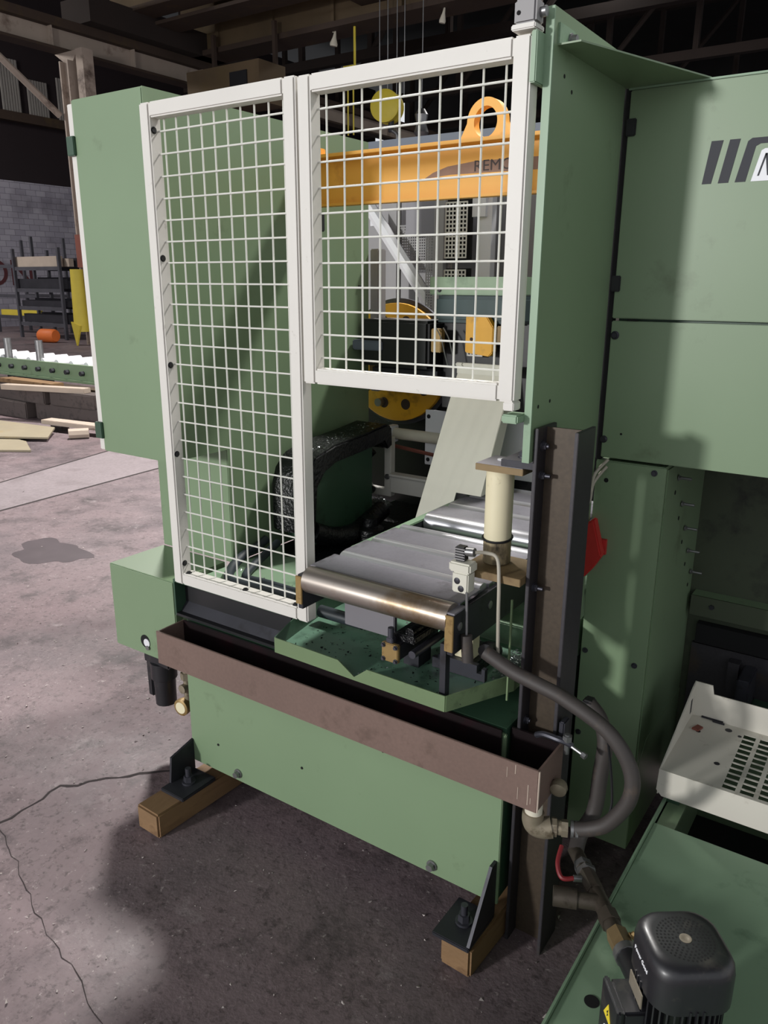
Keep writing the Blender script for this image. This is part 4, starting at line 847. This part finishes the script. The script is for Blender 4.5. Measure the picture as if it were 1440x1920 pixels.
B().tube([(-1.66, 2.5, .99), (-1.60, 2.5, .985), (-1.54, 2.5, .98), (-1.48, 2.5, .975)], .008, n=6).done('pink_tube', 'rust_red', sh_)
# arm covered with oily swarf
ar = thing('saw_carriage', (-1.63, 2.1, .722), 'oily dark green swarf covered carriage beside the tall cabinet wall', 'carriage')
B().prism([(-1.595, y, z) for y, z in ((1.93, .75), (2.24, .74), (2.262, .78), (2.262, 1.05), (2.05, 1.04), (1.95, 1.0), (1.915, .94), (1.915, .80))], (-.12, 0, 0), .004).done('housing', 'green_dark', ar)
B().prism([(-1.583, y, z) for y, z in ((1.865, .80), (1.865, .96), (1.885, 1.015), (1.93, 1.055), (2.03, 1.078), (2.2, 1.09), (2.345, 1.106), (2.37, 1.09), (2.375, 1.02), (2.345, 1.01), (2.32, 1.042), (2.2, 1.03), (2.04, 1.018), (1.975, .995), (1.935, .95), (1.92, .80))], (-.145, 0, 0), .006).done('oily_cover', 'oily', ar)
B().tube([(-1.60, 1.92, .80), (-1.58, 2.0, .765), (-1.56, 2.1, .755), (-1.57, 2.2, .77), (-1.58, 2.3, .79)], .035, n=10).done('oily_cable_bundle', 'oily', ar)
B().lathe((-1.52, 2.14, .722), (0, 0, 1), [(0, .05), (.05, .05), (.06, .03), (.09, .03)], 16).done('oily_boss', 'oily', ar)
b = B()
for i in range(170):
    t = random.random(); p = Vector((-1.61+random.uniform(-.06, .02), 1.93+.44*t, 1.055+.045*t)); b.shard(p+Vector((0, 0, .012)), random.choice((.002, .003, .005)))
for i in range(120): b.shard((random.uniform(-1.70, -1.36), random.uniform(1.52, 2.3), .722), random.choice((.002, .003, .004)))
b.done('bright_swarf', 'chips', ar, False, kind='stuff')
cbk = thing('cream_bracket', (-1.63, 2.4, .80), 'cream bent sheet bracket holding a black hose by the oily carriage', 'bracket')
B().prism([(-1.745, 2.395, 1.0), (-1.72, 2.395, 1.0), (-1.72, 2.395, .865), (-1.705, 2.395, .842), (-1.635, 2.395, .842), (-1.635, 2.395, 1.045), (-1.605, 2.395, 1.045), (-1.605, 2.395, .815), (-1.715, 2.395, .815), (-1.745, 2.395, .85)], (0, .03, 0), .002).done('bent_plate', 'cream', cbk)
B().box(-1.635, -1.60, 2.38, 2.395, 1.04, 1.05).done('bracket_lip', 'cream', cbk, False)
B().bolt((-1.62, 2.395, .892), (0, -1, 0), .008, .008).done('bolt', 'galv', cbk)
B().tube([(-1.67, 2.375, .99), (-1.695, 2.365, .96), (-1.71, 2.36, .92), (-1.70, 2.36, .86), (-1.66, 2.36, .84)], .014, n=12).done('black_hose', 'oily', None, True, 'short black hose bending down through the cream bracket', 'hose')
b = B()
for i in range(420):
    a = random.uniform(0, 6.28); r_ = random.random()**.5; b.shard((-1.635+.055*r_*math.cos(a), 2.36+.03*r_*math.sin(a), .79+.035*(1-r_)*random.random()), .005)
b.cyl((-1.635, 2.36, .76), (-1.635, 2.36, .795), .035, .045, n=12)
b.done('swarf_clump', 'chips', None, False, 'round clump of bright swarf below the cream bracket', 'swarf', kind='stuff')
# off white chute
ch = thing('parts_chute', (-1.22, 2.25, .85), 'off white sloping sheet chute dropping beside the roller conveyor', 'chute')
n_ = Vector((0, -.878, .479))
B().prism([(-1.345, 2.155, .825), (-1.219, 2.155, .825), (-1.219, 2.211, .931), (-1.127, 2.211, .931), (-1.13, 2.405, 1.300), (-1.335, 2.405, 1.300)], (0, .004, 0)).done('slide_sheet', 'cream_chute', ch, False)
B().prism([(-1.131, 2.213, .931), (-1.131, 2.29, .931), (-1.131, 2.445, 1.28), (-1.131, 2.407, 1.300)], (.004, 0, 0)).done('side_flange', 'cream_chute', ch, False)
B().box(-1.338, -1.10, 2.405, 2.409, 1.300, 1.338, .001).done('top_lip', 'cream_chute', ch); B().box(-1.338, -1.10, 2.392, 2.406, 1.326, 1.338, .003).done('rolled_edge', 'cream_chute', ch)
B().prism([(-1.345, 2.152, .76), (-1.219, 2.152, .76), (-1.219, 2.156, .828), (-1.345, 2.156, .828)], (0, .004, 0)).done('lower_lip', 'cream_chute', ch, False)
B().box(-1.33, -1.30, 2.17, 2.20, .722, .80).done('chute_foot', 'iron', ch, False)
# black hoses on the deck behind the mesh
for i, (r_, pts) in enumerate(((.015, [(-1.36, 1.56, .738), (-1.45, 1.572, .738), (-1.60, 1.545, .740), (-1.675, 1.61, .742), (-1.72, 1.71, .75), (-1.735, 1.79, .755), (-1.735, 1.84, .77)]), (.013, [(-1.40, 1.60, .736), (-1.52, 1.60, .737), (-1.60, 1.60, .738), (-1.645, 1.68, .742), (-1.67, 1.76, .75), (-1.68, 1.835, .77)]))):
    B().tube(pts, r_, n=12).done('hydraulic_hose', 'rubber_blue', None, True, ('outer black hose curving on the green deck behind the mesh guard', 'inner black hose curving on the green deck behind the mesh guard')[i], 'hose', 'hoses on the deck')
B().cyl((-1.31, 1.60, .70), (-1.16, 1.60, .70), .018, n=14).done('dark_pipe', 'rubber_blue', None, True, 'short dark pipe lying on the tray under the conveyor', 'pipe')
# crumbs and grit on the floor
b = B()
for i in range(1300):
    x = random.uniform(-3.2, -.4); y = random.uniform(.2, 2.2); s = random.choice((.0015, .002, .003, .004, .007)); b.shard((x, y, 0), s)
for i in range(400): b.shard((random.uniform(-6, -2.2), random.uniform(.8, 5), 0), random.choice((.003, .005, .008)))
b.done('floor_grit', 'crumbs', None, False, 'scattered pale grit and crumbs on the concrete floor', 'grit', kind='stuff')
